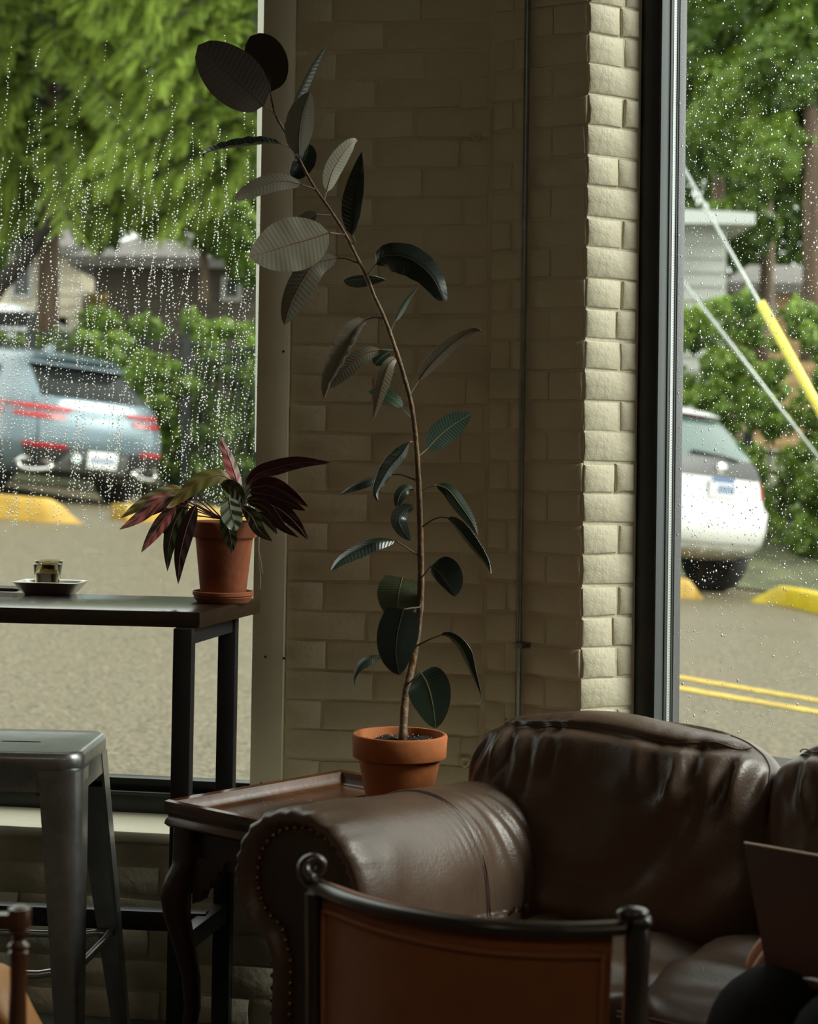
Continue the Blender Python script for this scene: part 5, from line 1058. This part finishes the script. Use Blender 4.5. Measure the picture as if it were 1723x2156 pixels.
mb = MB(); fp = [so(lerp(.0 if z > .415 else .045, s, .72), -.012, lerp(.54, z, .72) if z > .415 else z) for s, z in Pp]; mb.f = []; mb.add(fp, [tuple(range(len(fp)))]); fb_ = [p-f2*.02 for p in fp]; mb.add(fb_, [tuple(range(len(fp)-1, -1, -1))]); n = len(fp)
for i in range(n): mb.f.append((i, (i+1) % n, n+(i+1) % n, n+i)); mb.m.append(0)
obj('arm_front_panel', mb, leathd, sofa)
k = 0; nails = []
pth = [so(lerp(.0 if z > .415 else .045, s, .72), -.008, lerp(.54, z, .72) if z > .415 else z) for s, z in Pp]
pth = spline([tuple(p) for p in pth], 300); acc = 0; last = V(pth[0])
nb_ = MB(); nb_.sphere((0, 0, 0), (.0052, .0052, .0052), 8, 5); nm = None
for p in pth:
    p = V(p)
    if (p-last).length < .0155: continue
    last = p
    if nm is None: o = obj('nail_head', nb_, brass, sofa, smooth=180, local=True, label='brass nail head'); nm = o
    else: o = nm.copy(); COL.objects.link(o)
    o.location = p-rootloc(sofa)
mb = MB(); d0 = -.335; L = [so(s, d0, z+d0*.055*(z > .45)+.001) for s, z in Pp if z > .30 and s > -.12]
for dd in (-.004, .004): mb.tube([p+f2*dd-UPV*.0002 for p in L], .0011, 5)
obj('arm_seam', mb, seamm, arm, smooth=180)
# braid of twisted cord down the front edge
mb = MB(); L = [so(-.062+.004*math.sin(z*300), -.004+.004*math.cos(z*300), z) for z in np.linspace(.06, .41, 120)]; mb.tube(L, .0035, 5); obj('twisted_cord', mb, leathd, arm, smooth=180)
# base and back frame
mb = MB(); mb.box(so(.9, -.40, .15), (1.6, .72, .20), (f1, f2, UPV)); obj('base', mb, leathd, sofa, bevel=.02, smooth=40)
mb = MB(); mb.box(so(.80, -.86, .38), (1.9, .10, .62), (f1, f2, UPV)); obj('back_frame', mb, leathd, sofa, bevel=.03, smooth=40)
for s in (.02, 1.7):
    for d in (-.08, -.75): mb = MB(); mb.lathe([(.022, 0), (.03, .02), (.034, .05), (.03, .055)], so(s, d, 0), 12); obj('foot', mb, mahogd, sofa, smooth=40)
def pillow(name, c, ax, ay, az, w, h, t, ex=.42, nu=150, nv=72, disp=None, mat=None, label=None, parent=None):
    """closed puffy cushion: ax width, az height, ay thickness (toward the front)"""
    rows = []
    sg = lambda x, e: math.copysign(abs(x)**e, x)
    P = []
    for i in range(nv+1):
        th = -math.pi/2+math.pi*i/nv; r = []
        for k in range(nu):
            ph = 2*math.pi*k/nu
            x = sg(math.cos(th), ex)*sg(math.cos(ph), ex); y = sg(math.cos(th), .75)*sg(math.sin(ph), .75); z = sg(math.sin(th), ex)
            dx = dy = dz = 0.
            if disp: dx, dy, dz = disp(x, y, z)
            r.append(c+ax*(x*w/2+dx)+ay*(y*t/2+dy)+az*(z*h/2+dz))
        P.append(r)
    m_ = MB(); m_.grid(P, closed_v=True); o = obj(name, m_, mat or leath, parent or sofa, smooth=180, label=label, weld=True)
    return o, P
def folds(seed, amp=.011):
    r = random.Random(seed); ks = [(r.uniform(9, 20), r.uniform(-9, 9), r.uniform(0, 6.3)) for _ in range(5)]
    def f(x, y, z):
        if y < .05: return (0, 0, 0)
        top = max(0, min(1, (z+.1)/1.0)); s = 0
        for a, b, p in ks: s += math.sin(a*x+b*(z-.9)*x+p)/5
        g = math.exp(-((z-.72)/.16)**2)
        lowf = max(0, -z)
        diag = math.exp(-((x-.25-.62*z)/.10)**2)*1.5*max(0, .6-z)-math.exp(-((x-.45-.62*z)/.09)**2)*1.2*max(0, .6-z)
        gath = .0105*math.sin(31*x+2.5*math.sin(5*x+seed)+1.5*z)*math.exp(-((z-.55)/.26)**2)+.0055*math.sin(57*x+3*math.sin(4*z+seed))*math.exp(-((z-.5)/.3)**2)+.006*math.sin(17*x-9*z+seed)*math.exp(-((z+.1)/.5)**2)
        belly = .022*math.exp(-((z+.62)/.20)**2)*math.exp(-((x+.1)/.5)**2)
        return (0, amp*s*(.35+1.3*g)-.014*math.exp(-((z-.80)/.045)**2)+amp*1.5*diag+belly+gath, 0.006*math.sin(6*x+seed)*top)
    return f
bt = math.radians(14); bz = (UPV*math.cos(bt)-f2*math.sin(bt)); by = (f2*math.cos(bt)+UPV*math.sin(bt))
cw = .70
c1 = so(.228, -.655, .548); bc1, P1 = pillow('back_cushion', c1, f1, by, bz, .65, .44, .27, .52, disp=folds(2), mat=leath, label='puffy back cushion with double-stitched top seam')
c2 = so(.228+.625, -.685, .548); bc2, P2 = pillow('back_cushion', c2, f1, by, bz, .68, .44, .27, .52, disp=folds(5), mat=leath, label='second back cushion behind the laptop')
def seam(P, ob, zi, k0, k1, ofs=.006):
    m_ = MB()
    for dz in (-.0045, .0045):
        L = [P[zi][k]+(P[zi][k]-(P[zi][len(P[zi])//4]+P[zi][3*len(P[zi])//4])/2).normalized()*.0015+bz*(dz+ofs*math.sin(k*.33)*.8) for k in range(k0, k1)]
        m_.tube(L, .0013, 5)
    return obj('double_seam', m_, seamm, ob, smooth=180)
for P, ob in ((P1, bc1), (P2, bc2)): seam(P, ob, 53, 9, 67); 
m_ = MB(); L = [P1[i][5] for i in range(26, 62)]; m_.tube(L, .0025, 5); obj('side_seam', m_, seamm, bc1, smooth=180)
def seatd(x, y, z): return (0, .0, (.012*math.sin(5*x+2*y)+.006*math.sin(13*y+4*x))*max(0, z))
ZS = .36
sc1, _ = pillow('seat_cushion', so(.33, -.44, ZS-.02), f1, f2, UPV, .36, .16, .62, .3, disp=seatd, label='seat cushion next to the arm')
sc2, PS = pillow('seat_cushion', so(.86, -.44, ZS), f1, f2, UPV, .70, .16, .62, .28, disp=seatd, label='seat cushion under the laptop user')
m_ = MB()
for dz in (.050, .058): m_.tube([so(s, -.135+.0*s, ZS+dz-.022) for s in np.linspace(.53, 1.19, 24)], .002, 5)
obj('seat_seam', m_, seamm, sc2, smooth=180)
mb = MB(); rows = [[q+f1*1.62 for q in arm_sec(d, k)] for d, k in [(-.02, .7), (.012, .82), (.008, .96), (-.03, 1), (-.4, 1), (-.8, 1)]]; mb.grid(rows); obj('arm', mb, leath, sofa, smooth=180)
# ------------------------------------------------------------------ upholstered chair in the foreground
tan = M('rust_velvet', (.30, .105, .042), .8, noise=(9, .12), bump=[(300, .12)], sheen=.25, spec=.15); rail_m = M('dark_polished_frame', (.022, .014, .010), .28, noise=(9, .4), spec=.55, coat=.3)
def cz(px, py, z): return UZ(px, py, z)
ZR = .66
rp_ = [cz(662, 1862, ZR-.006), cz(700, 1881, ZR-.010), cz(760, 1902, ZR-.010), cz(860, 1926, ZR-.008), cz(1000, 1947, ZR-.006), cz(1150, 1956, ZR-.005), cz(1240, 1956, ZR-.004), cz(1315, 1953, ZR-.002)]
cc = sum(rp_, V((0, 0, 0)))/len(rp_); chair = thing('upholstered_chair', flat(cc, 0)+V((0, .2, 0)), 'rust velvet chair with a dark curved top rail, its back to the viewer', 'chair')
RL = spline([tuple(p) for p in rp_], 40); mb = MB(); rows = []
for i, p in enumerate(RL):
    p = V(p); T = (V(RL[min(39, i+1)])-V(RL[max(0, i-1)])); T.z = 0; T.normalize(); nn = V((T.y, -T.x, 0)); rows.append([p+nn*(x)+UPV*z for x, z in ((-.013, -.009), (-.014, .0), (-.011, .007), (-.004, .009), (.005, .008), (.011, .003), (.012, -.003), (.009, -.008), (.0, -.010))])
mb.grid(rows, closed_v=True); mb.f += [tuple(range(8, -1, -1)), tuple(39*9+k for k in range(9))]; mb.m += [0, 0]; obj('top_rail', mb, rail_m, chair, smooth=60)
le = rp_[0]+UPV*.006; mb = MB(); sp_l = [le+V((-.004, .0, -.002)), le+V((-.014, .006, .008)), le+V((-.014, .012, .020)), le+V((-.002, .016, .026)), le+V((.009, .018, .020)), le+V((.008, .017, .010)), le+V((.0, .016, .009))]
mb.tube(spline([tuple(p) for p in sp_l], 22), [.012*(1-.45*i/21) for i in range(22)], 10); obj('scroll_ear', mb, rail_m, chair, smooth=180, label='carved scroll at the rail end')
re = rp_[-1]; mb = MB(); L = [re+V((.018, .01, .014)), re+V((.018, .008, .0)), re+V((.016, .004, -.10)), re+V((.004, .0, -.3)), re+V((-.03, .03, -.645))]; mb.tube(spline([tuple(p) for p in L], 18), [.013, .018]+[.0165]*10+[.015]*6, 10)
obj('back_post', mb, rail_m, chair, smooth=60)
mb = MB(); mb.sphere(re+V((.012, .008, .016)), (.022, .016, .010), 14, 8); mb.sphere(re+V((.020, .006, .006)), (.018, .016, .012), 12, 8); obj('scroll_ear', mb, rail_m, chair, smooth=180)
mb = MB(); L = [le+V((0, .008, -.02)), le+V((.002, .008, -.12)), le+V((.008, .012, -.3)), le+V((.03, .05, -.655))]; mb.tube(spline([tuple(p) for p in L], 14), .013, 10); obj('back_post', mb, rail_m, chair, smooth=60)
rows = []
for j in range(14):
    v = j/13; r = []
    for i in range(28):
        u = i/27; p = V(RL[int(round(u*38))]); T = (V(RL[min(39, int(u*38)+1)])-V(RL[max(0, int(u*38)-1)])); T.z = 0; T.normalize(); nn = V((T.y, -T.x, 0))
        puff = .012*(max(0, math.sin(math.pi*u)*math.sin(math.pi*min(1, v*1.02)))**.35)
        r.append(lerp(p, cc, .05*v+.0)+nn*(puff-.012)+UPV*(-.012-.36*v-(p.z-ZR)))
    rows.append(r)
mb = MB(); mb.grid(rows); back = [[q+V((0, .045, 0)) for q in r] for r in rows]; mb.grid(back, flip=True)
n1 = 14*28
for i in range(27): mb.f += [(i+1, i, n1+i, n1+i+1), (13*28+i, 13*28+i+1, n1+13*28+i+1, n1+13*28+i)]; mb.m += [0, 0]
for j in range(13): mb.f += [(j*28, (j+1)*28, n1+(j+1)*28, n1+j*28), ((j+1)*28+27, j*28+27, n1+j*28+27, n1+(j+1)*28+27)]; mb.m += [0, 0]
pan = obj('back_panel', mb, tan, chair, smooth=60, label='rust velvet back panel')
mb = MB(); L = [rows[j][1] for j in range(13, 0, -1)]+[rows[1][i] for i in range(1, 27)]+[rows[j][26] for j in range(1, 14)]; mb.tube([p+V((0, -.004, 0)) for p in L], .0042, 6); obj('piping', mb, M('rust_piping', (.34, .125, .052), .75), pan, smooth=180)
mb = MB(); sq_ = [flat(rows[13][0], .42)+V((.01, .03, 0)), flat(rows[13][13], .42)+V((0, .03, 0)), flat(rows[13][27], .42)+V((-.05, .03, 0)), flat(rows[13][27], .42)+V((-.07, .38, 0)), flat(rows[13][0], .42)+V((.09, .40, 0))]; mb.hexa([p-UPV*.09 for p in sq_], sq_); obj('seat', mb, tan, chair, bevel=.02, smooth=40)
for q in (sq_[3], sq_[4]): mb = MB(); mb.tube([flat(q, .34)+V((-.03, -.03, 0)), flat(q, .0)+V((-.03, -.03, 0))], [.022, .014], 8); obj('leg', mb, rail_m, chair, smooth=60)
# ------------------------------------------------------------------ wooden chair post and tan leather seat, bottom left
turn = M('turned_mahogany', (.085, .030, .012), .25, noise=(10, .4, (1, 1, .2)), spec=.6, coat=.5)
wy = 2.45; wp_ = U(40, 2000, wy); zt = lambda py: U(40, py, wy).z; rpx = 1/K(wy)
wc = thing('wooden_armchair', V((wp_.x-.21, wy-.2, 0)), 'dark wooden chair with turned back posts at the lower left corner', 'chair')
prof = [(27, 2260), (20, 2200), (19, 2140), (17, 2080), (18, 2040), (20, 2012), (21, 2004), (17, 2000), (22, 1994), (23, 1990), (15, 1982), (14, 1977), (19, 1966), (23, 1962), (23, 1957), (20, 1955), (24, 1950), (24, 1920), (23, 1917), (24, 1914), (24, 1911), (15, 1910), (15, 1907), (9, 1906), (9, 1905), (0, 1904.5)]
prof = [(18, 2500), (16, 2900)][::-1]+prof
zb = 0.0; pr = [(r*rpx, max(.0, zt(py))) for r, py in prof if zt(py) > .0]; pr = [(.012, 0.)]+pr
for dx in (0, -.42):
    mb = MB(); mb.lathe(pr, V((wp_.x+dx, wy, 0)), 24, cap1=False); obj('turned_post', mb, turn, wc, smooth=35)
mb = MB(); zr = (zt(1922)+zt(1958))/2; mb.box(V((wp_.x-.21, wy, zr)), (.40, .020, zt(1922)-zt(1958))); obj('crest_rail', mb, turn, wc, bevel=.004, smooth=40)
mb = MB(); mb.box(V((wp_.x-.21, wy-.20, .42)), (.44, .44, .05)); obj('seat', mb, turn, wc, bevel=.01, smooth=40)
for dx in (0.02, -.44): mb = MB(); mb.tube([V((wp_.x+dx, wy-.38, .40)), V((wp_.x+dx, wy-.38, 0))], [.02, .014], 10); obj('leg', mb, turn, wc, smooth=60)
for k in range(1, 4): mb = MB(); x = wp_.x-.105*k; mb.tube([V((x, wy, .44)), V((x, wy, zr))], .009, 8); obj('spindle', mb, turn, wc, smooth=60)
tanl = M('tan_leather', (.36, .165, .055), .5, noise=(9, .2), bump=[(160, .15), (24, .3)], col2=(.46, .23, .085))
ty = 2.86; tl = thing('tan_armchair', flat(U(-60, 2100, ty), 0), 'tan leather armchair behind the turned post at the lower left', 'chair')
o, Pt = pillow('back_cushion', U(-58, 2186, ty), V((1, 0, 0)), V((0, -1, 0)), UPV, 300/K(ty), 300/K(ty), .14, .55, parent=tl, mat=tanl, disp=lambda x, y, z: (.012*z*x*0-.035*max(0, z)*x*x*(x > 0)+.02*(-z)*(x > 0)*x, .004*math.sin(9*z+5*x), 0))
mb = MB(); mb.box(V((tl.location.x, ty-.22, .30)), (.40, .42, .12)); obj('seat', mb, M('red_brown_seat', (.16, .035, .016), .6, noise=(9, .2)), tl, bevel=.03, smooth=40, seg=3)
for sx in (-.15, .15):
    for dy in (-.38, .0): mb = MB(); mb.tube([V((tl.location.x+sx, ty+dy, .26)), V((tl.location.x+sx, ty+dy, 0))], [.02, .014], 8); obj('leg', mb, turn, tl, smooth=60)
# ------------------------------------------------------------------ laptop
lapm = M('dark_laptop_shell', (.060, .036, .034), .42, noise=(40, .05), metal=.2); lapk = M('black_keys', (.02, .02, .02), .5); alu = M('bright_laptop_rim', (.62, .62, .6), .25, metal=.9)
H0 = U(1612, 2036, 2.86); T0 = U(1566, 1776, 2.86+.035); gd = V((.75, -.66, 0)).normalized(); LW = .325
Tn = (T0-H0); Ln = gd.cross(Tn).normalized()
if Ln.y > 0: Ln = -Ln
lap = thing('laptop', flat(H0, H0.z-.012), 'open dark laptop on the seated person lap, its lid back to the viewer', 'laptop')
mb = MB(); mb.hexa([H0, H0+gd*LW, T0+gd*LW, T0], [p-Ln*.006 for p in (H0, H0+gd*LW, T0+gd*LW, T0)]); lid = obj('lid', mb, lapm, lap, bevel=.0015, smooth=40)
mb = MB(); mb.hexa([T0-Ln*.0015, T0+gd*LW-Ln*.0015, T0+gd*LW-Ln*.006, T0-Ln*.006], [p+Tn.normalized()*.0022 for p in (T0-Ln*.0015, T0+gd*LW-Ln*.0015, T0+gd*LW-Ln*.006, T0-Ln*.006)]); obj('lid_rim', mb, alu, lid, label='bright upper lid edge')
mb = MB(); scr = [lerp(H0, T0, .06)+gd*.01, lerp(H0, T0, .06)+gd*(LW-.01), lerp(H0, T0, .96)+gd*(LW-.01), lerp(H0, T0, .96)+gd*.01]; mb.hexa([p-Ln*.0062 for p in scr], [p-Ln*.0072 for p in scr]); obj('screen', mb, lapk, lid)
bd = V((.66, .75, 0)).normalized(); hb = H0-UPV*.004
mb = MB(); q = [hb, hb+gd*LW, hb+gd*LW+bd*.215, hb+bd*.215]; mb.hexa([p-UPV*.014 for p in q], q); ba = obj('base', mb, lapm, lap, bevel=.003, smooth=40)
mb = MB(); mb.box(hb+gd*LW/2+bd*.075+UPV*.001, (LW-.05, .10, .0025), (gd, bd, UPV)); obj('keyboard', mb, lapk, ba)
# ------------------------------------------------------------------ person on the sofa (only knees and a fingertip reach into the picture)
trous = M('black_trousers', (.008, .008, .009), .85, noise=(30, .3), bump=[(160, .15)], spec=.2); skin = M('skin', (.66, .40, .29), .5, noise=(30, .08), spec=.35); shirt = M('dark_sweater', (.03, .032, .04), .9, bump=[(150, .2)]); hairm = M('brown_hair', (.03, .017, .01), .6, bump=[(200, .4)]); shoe_m = M('dark_shoe', (.02, .018, .016), .5)
def skinned(name, verts, edges, radii, mat, parent, lv=2, root=0, label=None):
    me = bpy.data.meshes.new(name); off = rootloc(parent); me.from_pydata([V(v)-off for v in verts], edges, [])
    o = bpy.data.objects.new(name, me); COL.objects.link(o); md = o.modifiers.new('Skin', 'SKIN'); md.use_smooth_shade = True
    lay = me.skin_vertices[0].data
    for i, r in enumerate(radii): lay[i].radius = (r, r) if not hasattr(r, '__len__') else r; lay[i].use_root = (i == root)
    sb = o.modifiers.new('Sub', 'SUBSURF'); sb.levels = lv; sb.render_levels = lv
    bpy.context.view_layer.update(); dg = bpy.context.evaluated_depsgraph_get(); m2 = bpy.data.meshes.new_from_object(o.evaluated_get(dg)); bpy.data.objects.remove(o)
    m2.name = name; m2.materials.clear(); m2.materials.append(mat); m2.polygons.foreach_set('use_smooth', [True]*len(m2.polygons))
    o = bpy.data.objects.new(name, m2); COL.objects.link(o); o.parent = parent
    if label: o['label'] = label
    return o
fwd = V((-.66, -.75, 0)).normalized(); rt = V((-.75, .66, 0)).normalized()     # facing, and the sitter's right
PV = V((.955, 2.965, .45))
per = thing('person', flat(PV, 0), 'person in black trousers sitting on the sofa with a laptop, mostly out of frame', 'person')
knR = U(1578, 2134, 2.83); knL = U(1750, 2170, 2.64)
ankR = flat(U(1490, 2150, 2.80), .08)+V((.0, -.03, 0)); ankL = flat(knL, .08)+V((-.02, -.05, 0))
v = [PV, PV+rt*.10+UPV*.0, PV-rt*.10, lerp(PV+rt*.10, knR, .5)+UPV*.004, knR, lerp(knR, ankR, .4)+fwd*-.02, ankR, lerp(PV-rt*.10, knL, .5)+UPV*.004, knL, lerp(knL, ankL, .4)+fwd*-.02, ankL,
     PV+UPV*.18-fwd*.03, PV+UPV*.36-fwd*.03, PV+UPV*.50-fwd*.01, PV+UPV*.59+fwd*.01]
e = [(0, 1), (0, 2), (1, 3), (3, 4), (4, 5), (5, 6), (2, 7), (7, 8), (8, 9), (9, 10), (0, 11), (11, 12), (12, 13), (13, 14)]
r = [.13, .105, .105, .085, .068, .058, .042, .085, .068, .058, .042, .135, .15, .09, .055]
body = skinned('body', v, e, r, skin, per)
# trousers follow the legs a little outside the skin
tv = v[:11]; te = e[:10]; tr = [.142, .112, .112, .092, .073, .066, .054, .092, .073, .066, .054]
skinned('trousers', tv, te, tr, trous, per, label='black trousers')
sh = [PV+UPV*.44+rt*.17-fwd*.01, PV+UPV*.44-rt*.17-fwd*.01]
hR = U(1592, 2042, 2.90); elR = PV+UPV*.16+rt*.16+fwd*.10; hL = hb+gd*.26+bd*.10+UPV*.03; elL = PV+UPV*.19-rt*.24+fwd*.06
sv = [PV+UPV*.05, PV+UPV*.2-fwd*.03, PV+UPV*.38-fwd*.03, PV+UPV*.50-fwd*.01, sh[0], elR, hR+(elR-hR).normalized()*.17, sh[1], elL, lerp(elL, hL, .78)]
skinned('sweater', sv, [(0, 1), (1, 2), (2, 3), (2, 4), (4, 5), (5, 6), (2, 7), (7, 8), (8, 9)], [.15, .148, .155, .072, .075, .052, .038, .075, .052, .038], shirt, per, label='dark sweater')
hd = PV+UPV*.72+fwd*.03
def head(c, f, s):
    rows = []; n = 20; m = 16
    for i in range(m+1):
        th = math.pi*i/m; rr = []
        for k in range(n):
            ph = 2*math.pi*k/n; x, y, z = math.sin(th)*math.cos(ph), math.sin(th)*math.sin(ph), math.cos(th)
            j = 1-.22*max(0, -z); d = f*(x*.098*j)+s*(y*.076*j)+UPV*(z*.12)
            d += f*(.018*math.exp(-((z+.12)/.16)**2-(y/.16)**2)*(x > 0)+.006*math.exp(-((z+.5)/.1)**2-(y/.3)**2)*(x > 0)-.008*math.exp(-((z-.08)/.1)**2-((abs(y)-.36)/.16)**2)*(x > 0)); rr.append(c+d)
        rows.append(rr)
    m_ = MB(); m_.grid(rows, closed_v=True)
    for sg in (-1, 1): m_.sphere(c+s*sg*.074-f*.01, (.012, .006, .03), 8, 6, (f, s, UPV))
    return m_
hm = head(hd, fwd, rt); obj('head', hm, skin, per, smooth=180)
mb = MB()
for sg in (-1, 1): mb.sphere(hd+fwd*.082+rt*sg*.031+UPV*.010, (.008, .013, .008), 10, 6, (fwd, rt, UPV))
obj('eyes', mb, M('eye_white', (.6, .6, .58), .2), per, smooth=180)
mb = MB(); mb.sphere(hd+fwd*.088-UPV*.062, (.006, .024, .007), 10, 6, (fwd, rt, UPV)); obj('mouth', mb, M('lips', (.35, .12, .10), .4), per, smooth=180)
mb = MB(); mb.sphere(hd-fwd*.018+UPV*.03, (.105, .088, .115), 18, 12, (fwd, rt, UPV)); obj('hair', mb, hairm, per, smooth=180)
def hand(wrist, tip, side, up, name, par, sc=1.):
    """palm and five bent fingers grown as one surface from the wrist toward tip"""
    d = (tip-wrist).normalized(); s = (side-d*side.dot(d)).normalized(); u = d.cross(s); u = u if u.dot(up) > 0 else -u
    vs = [wrist, wrist+d*.035]; es = [(0, 1)]; rs = [.024, .026]
    for k, (o, L) in enumerate(((-.030, .062), (-.010, .072), (.011, .068), (.031, .052))):
        b = len(vs); vs += [wrist+d*.085+s*o+u*.004, wrist+d*(.085+L*.45)+s*o*1.08+u*.006, wrist+d*(.085+L*.78)+s*o*1.1-u*.006, wrist+d*(.085+L)+s*o*1.1-u*.02]; es += [(1, b), (b, b+1), (b+1, b+2), (b+2, b+3)]; rs += [.0125, .009, .0082, .007]
    b = len(vs); vs += [wrist+d*.04-s*.034, wrist+d*.068-s*.052-u*.006, wrist+d*.092-s*.058-u*.012]; es += [(1, b), (b, b+1), (b+1, b+2)]; rs += [.014, .0105, .008]
    return skinned(name, vs, es, rs, skin, par)
w0 = hR+(elR-hR).normalized()*.152; hand(w0, hR, gd, UPV, 'hand', per); w1 = lerp(elL, hL, .80); hand(w1, hL, gd, UPV, 'hand', per)
mb = MB(); mb.tube([hR+(elR-hR).normalized()*.19, w0+(hR-w0)*.15], [.027, .024], 10); mb.tube([lerp(elL, hL, .70), w1+(hL-w1)*.15], [.027, .024], 10); obj('wrists', mb, skin, per, smooth=180)
bm = bmesh.new(); extra = [o for o in bpy.data.objects if o.parent == per and o.name.split('.')[0] in ('head', 'hand', 'wrists')]
bm.from_mesh(body.data)
for o in extra: bm.from_mesh(o.data)
bm.to_mesh(body.data); bm.free(); body.data.polygons.foreach_set('use_smooth', [True]*len(body.data.polygons)); body.data.polygons.foreach_set('material_index', [0]*len(body.data.polygons))
for o in extra: bpy.data.objects.remove(o)
for an in (ankR, ankL):
    mb = MB(); c_ = flat(an, .035)+fwd*.07; mb.sphere(c_, (.135, .046, .040), 14, 8, (fwd, rt, UPV)); mb.sphere(flat(an, .06), (.05, .045, .055), 12, 8, (fwd, rt, UPV)); obj('shoe', mb, shoe_m, per, smooth=180)
# ------------------------------------------------------------------ a hand at the left edge of the bar table
pe2 = thing('person', flat(UZ(-60, 1250, ZT), ZT), 'fingertip of a person resting on the bar table at the left edge', 'person')
tipp = UZ(5, 1252, ZT+.012); wr = tipp+V((-.16, .015, .03))
hand(wr, tipp+V((-.02, 0, 0)), V((0, 1, 0)), UPV, 'hand', pe2)
mb = MB(); mb.tube([wr+V((.02, 0, 0)), wr+V((-.10, -.03, .01)), wr+V((-.26, -.08, .03))], [.025, .034, .042], 12); obj('sleeve', mb, shirt, pe2, smooth=180)

# ------------------------------------------------------------------ groups of look-alikes
for o in bpy.data.objects:
    if o.parent is None and 'category' in o:
        n = o.name.split('.')[0]
        g = {'feathery_conifer': 'trees across the street', 'broadleaf_tree': 'trees across the street', 'leafy_tree': 'trees across the street', 'maple_tree': 'trees across the street', 'leaning_tree': 'trees across the street', 'ivy_vine': 'vines over the fences', 'iron_fence': 'iron picket fences', 'guy_wire': 'guy wires outside the right window', 'glass_tumbler': 'glasses on the steel tray', 'cream_house': 'houses across the street', 'brown_house': 'houses across the street', 'grey_house': 'houses across the street', 'tan_house': 'houses across the street', 'blue_suv': 'parked cars', 'white_hatchback': 'parked cars', 'white_car': 'parked cars'}.get(n)
        if g: o['group'] = g
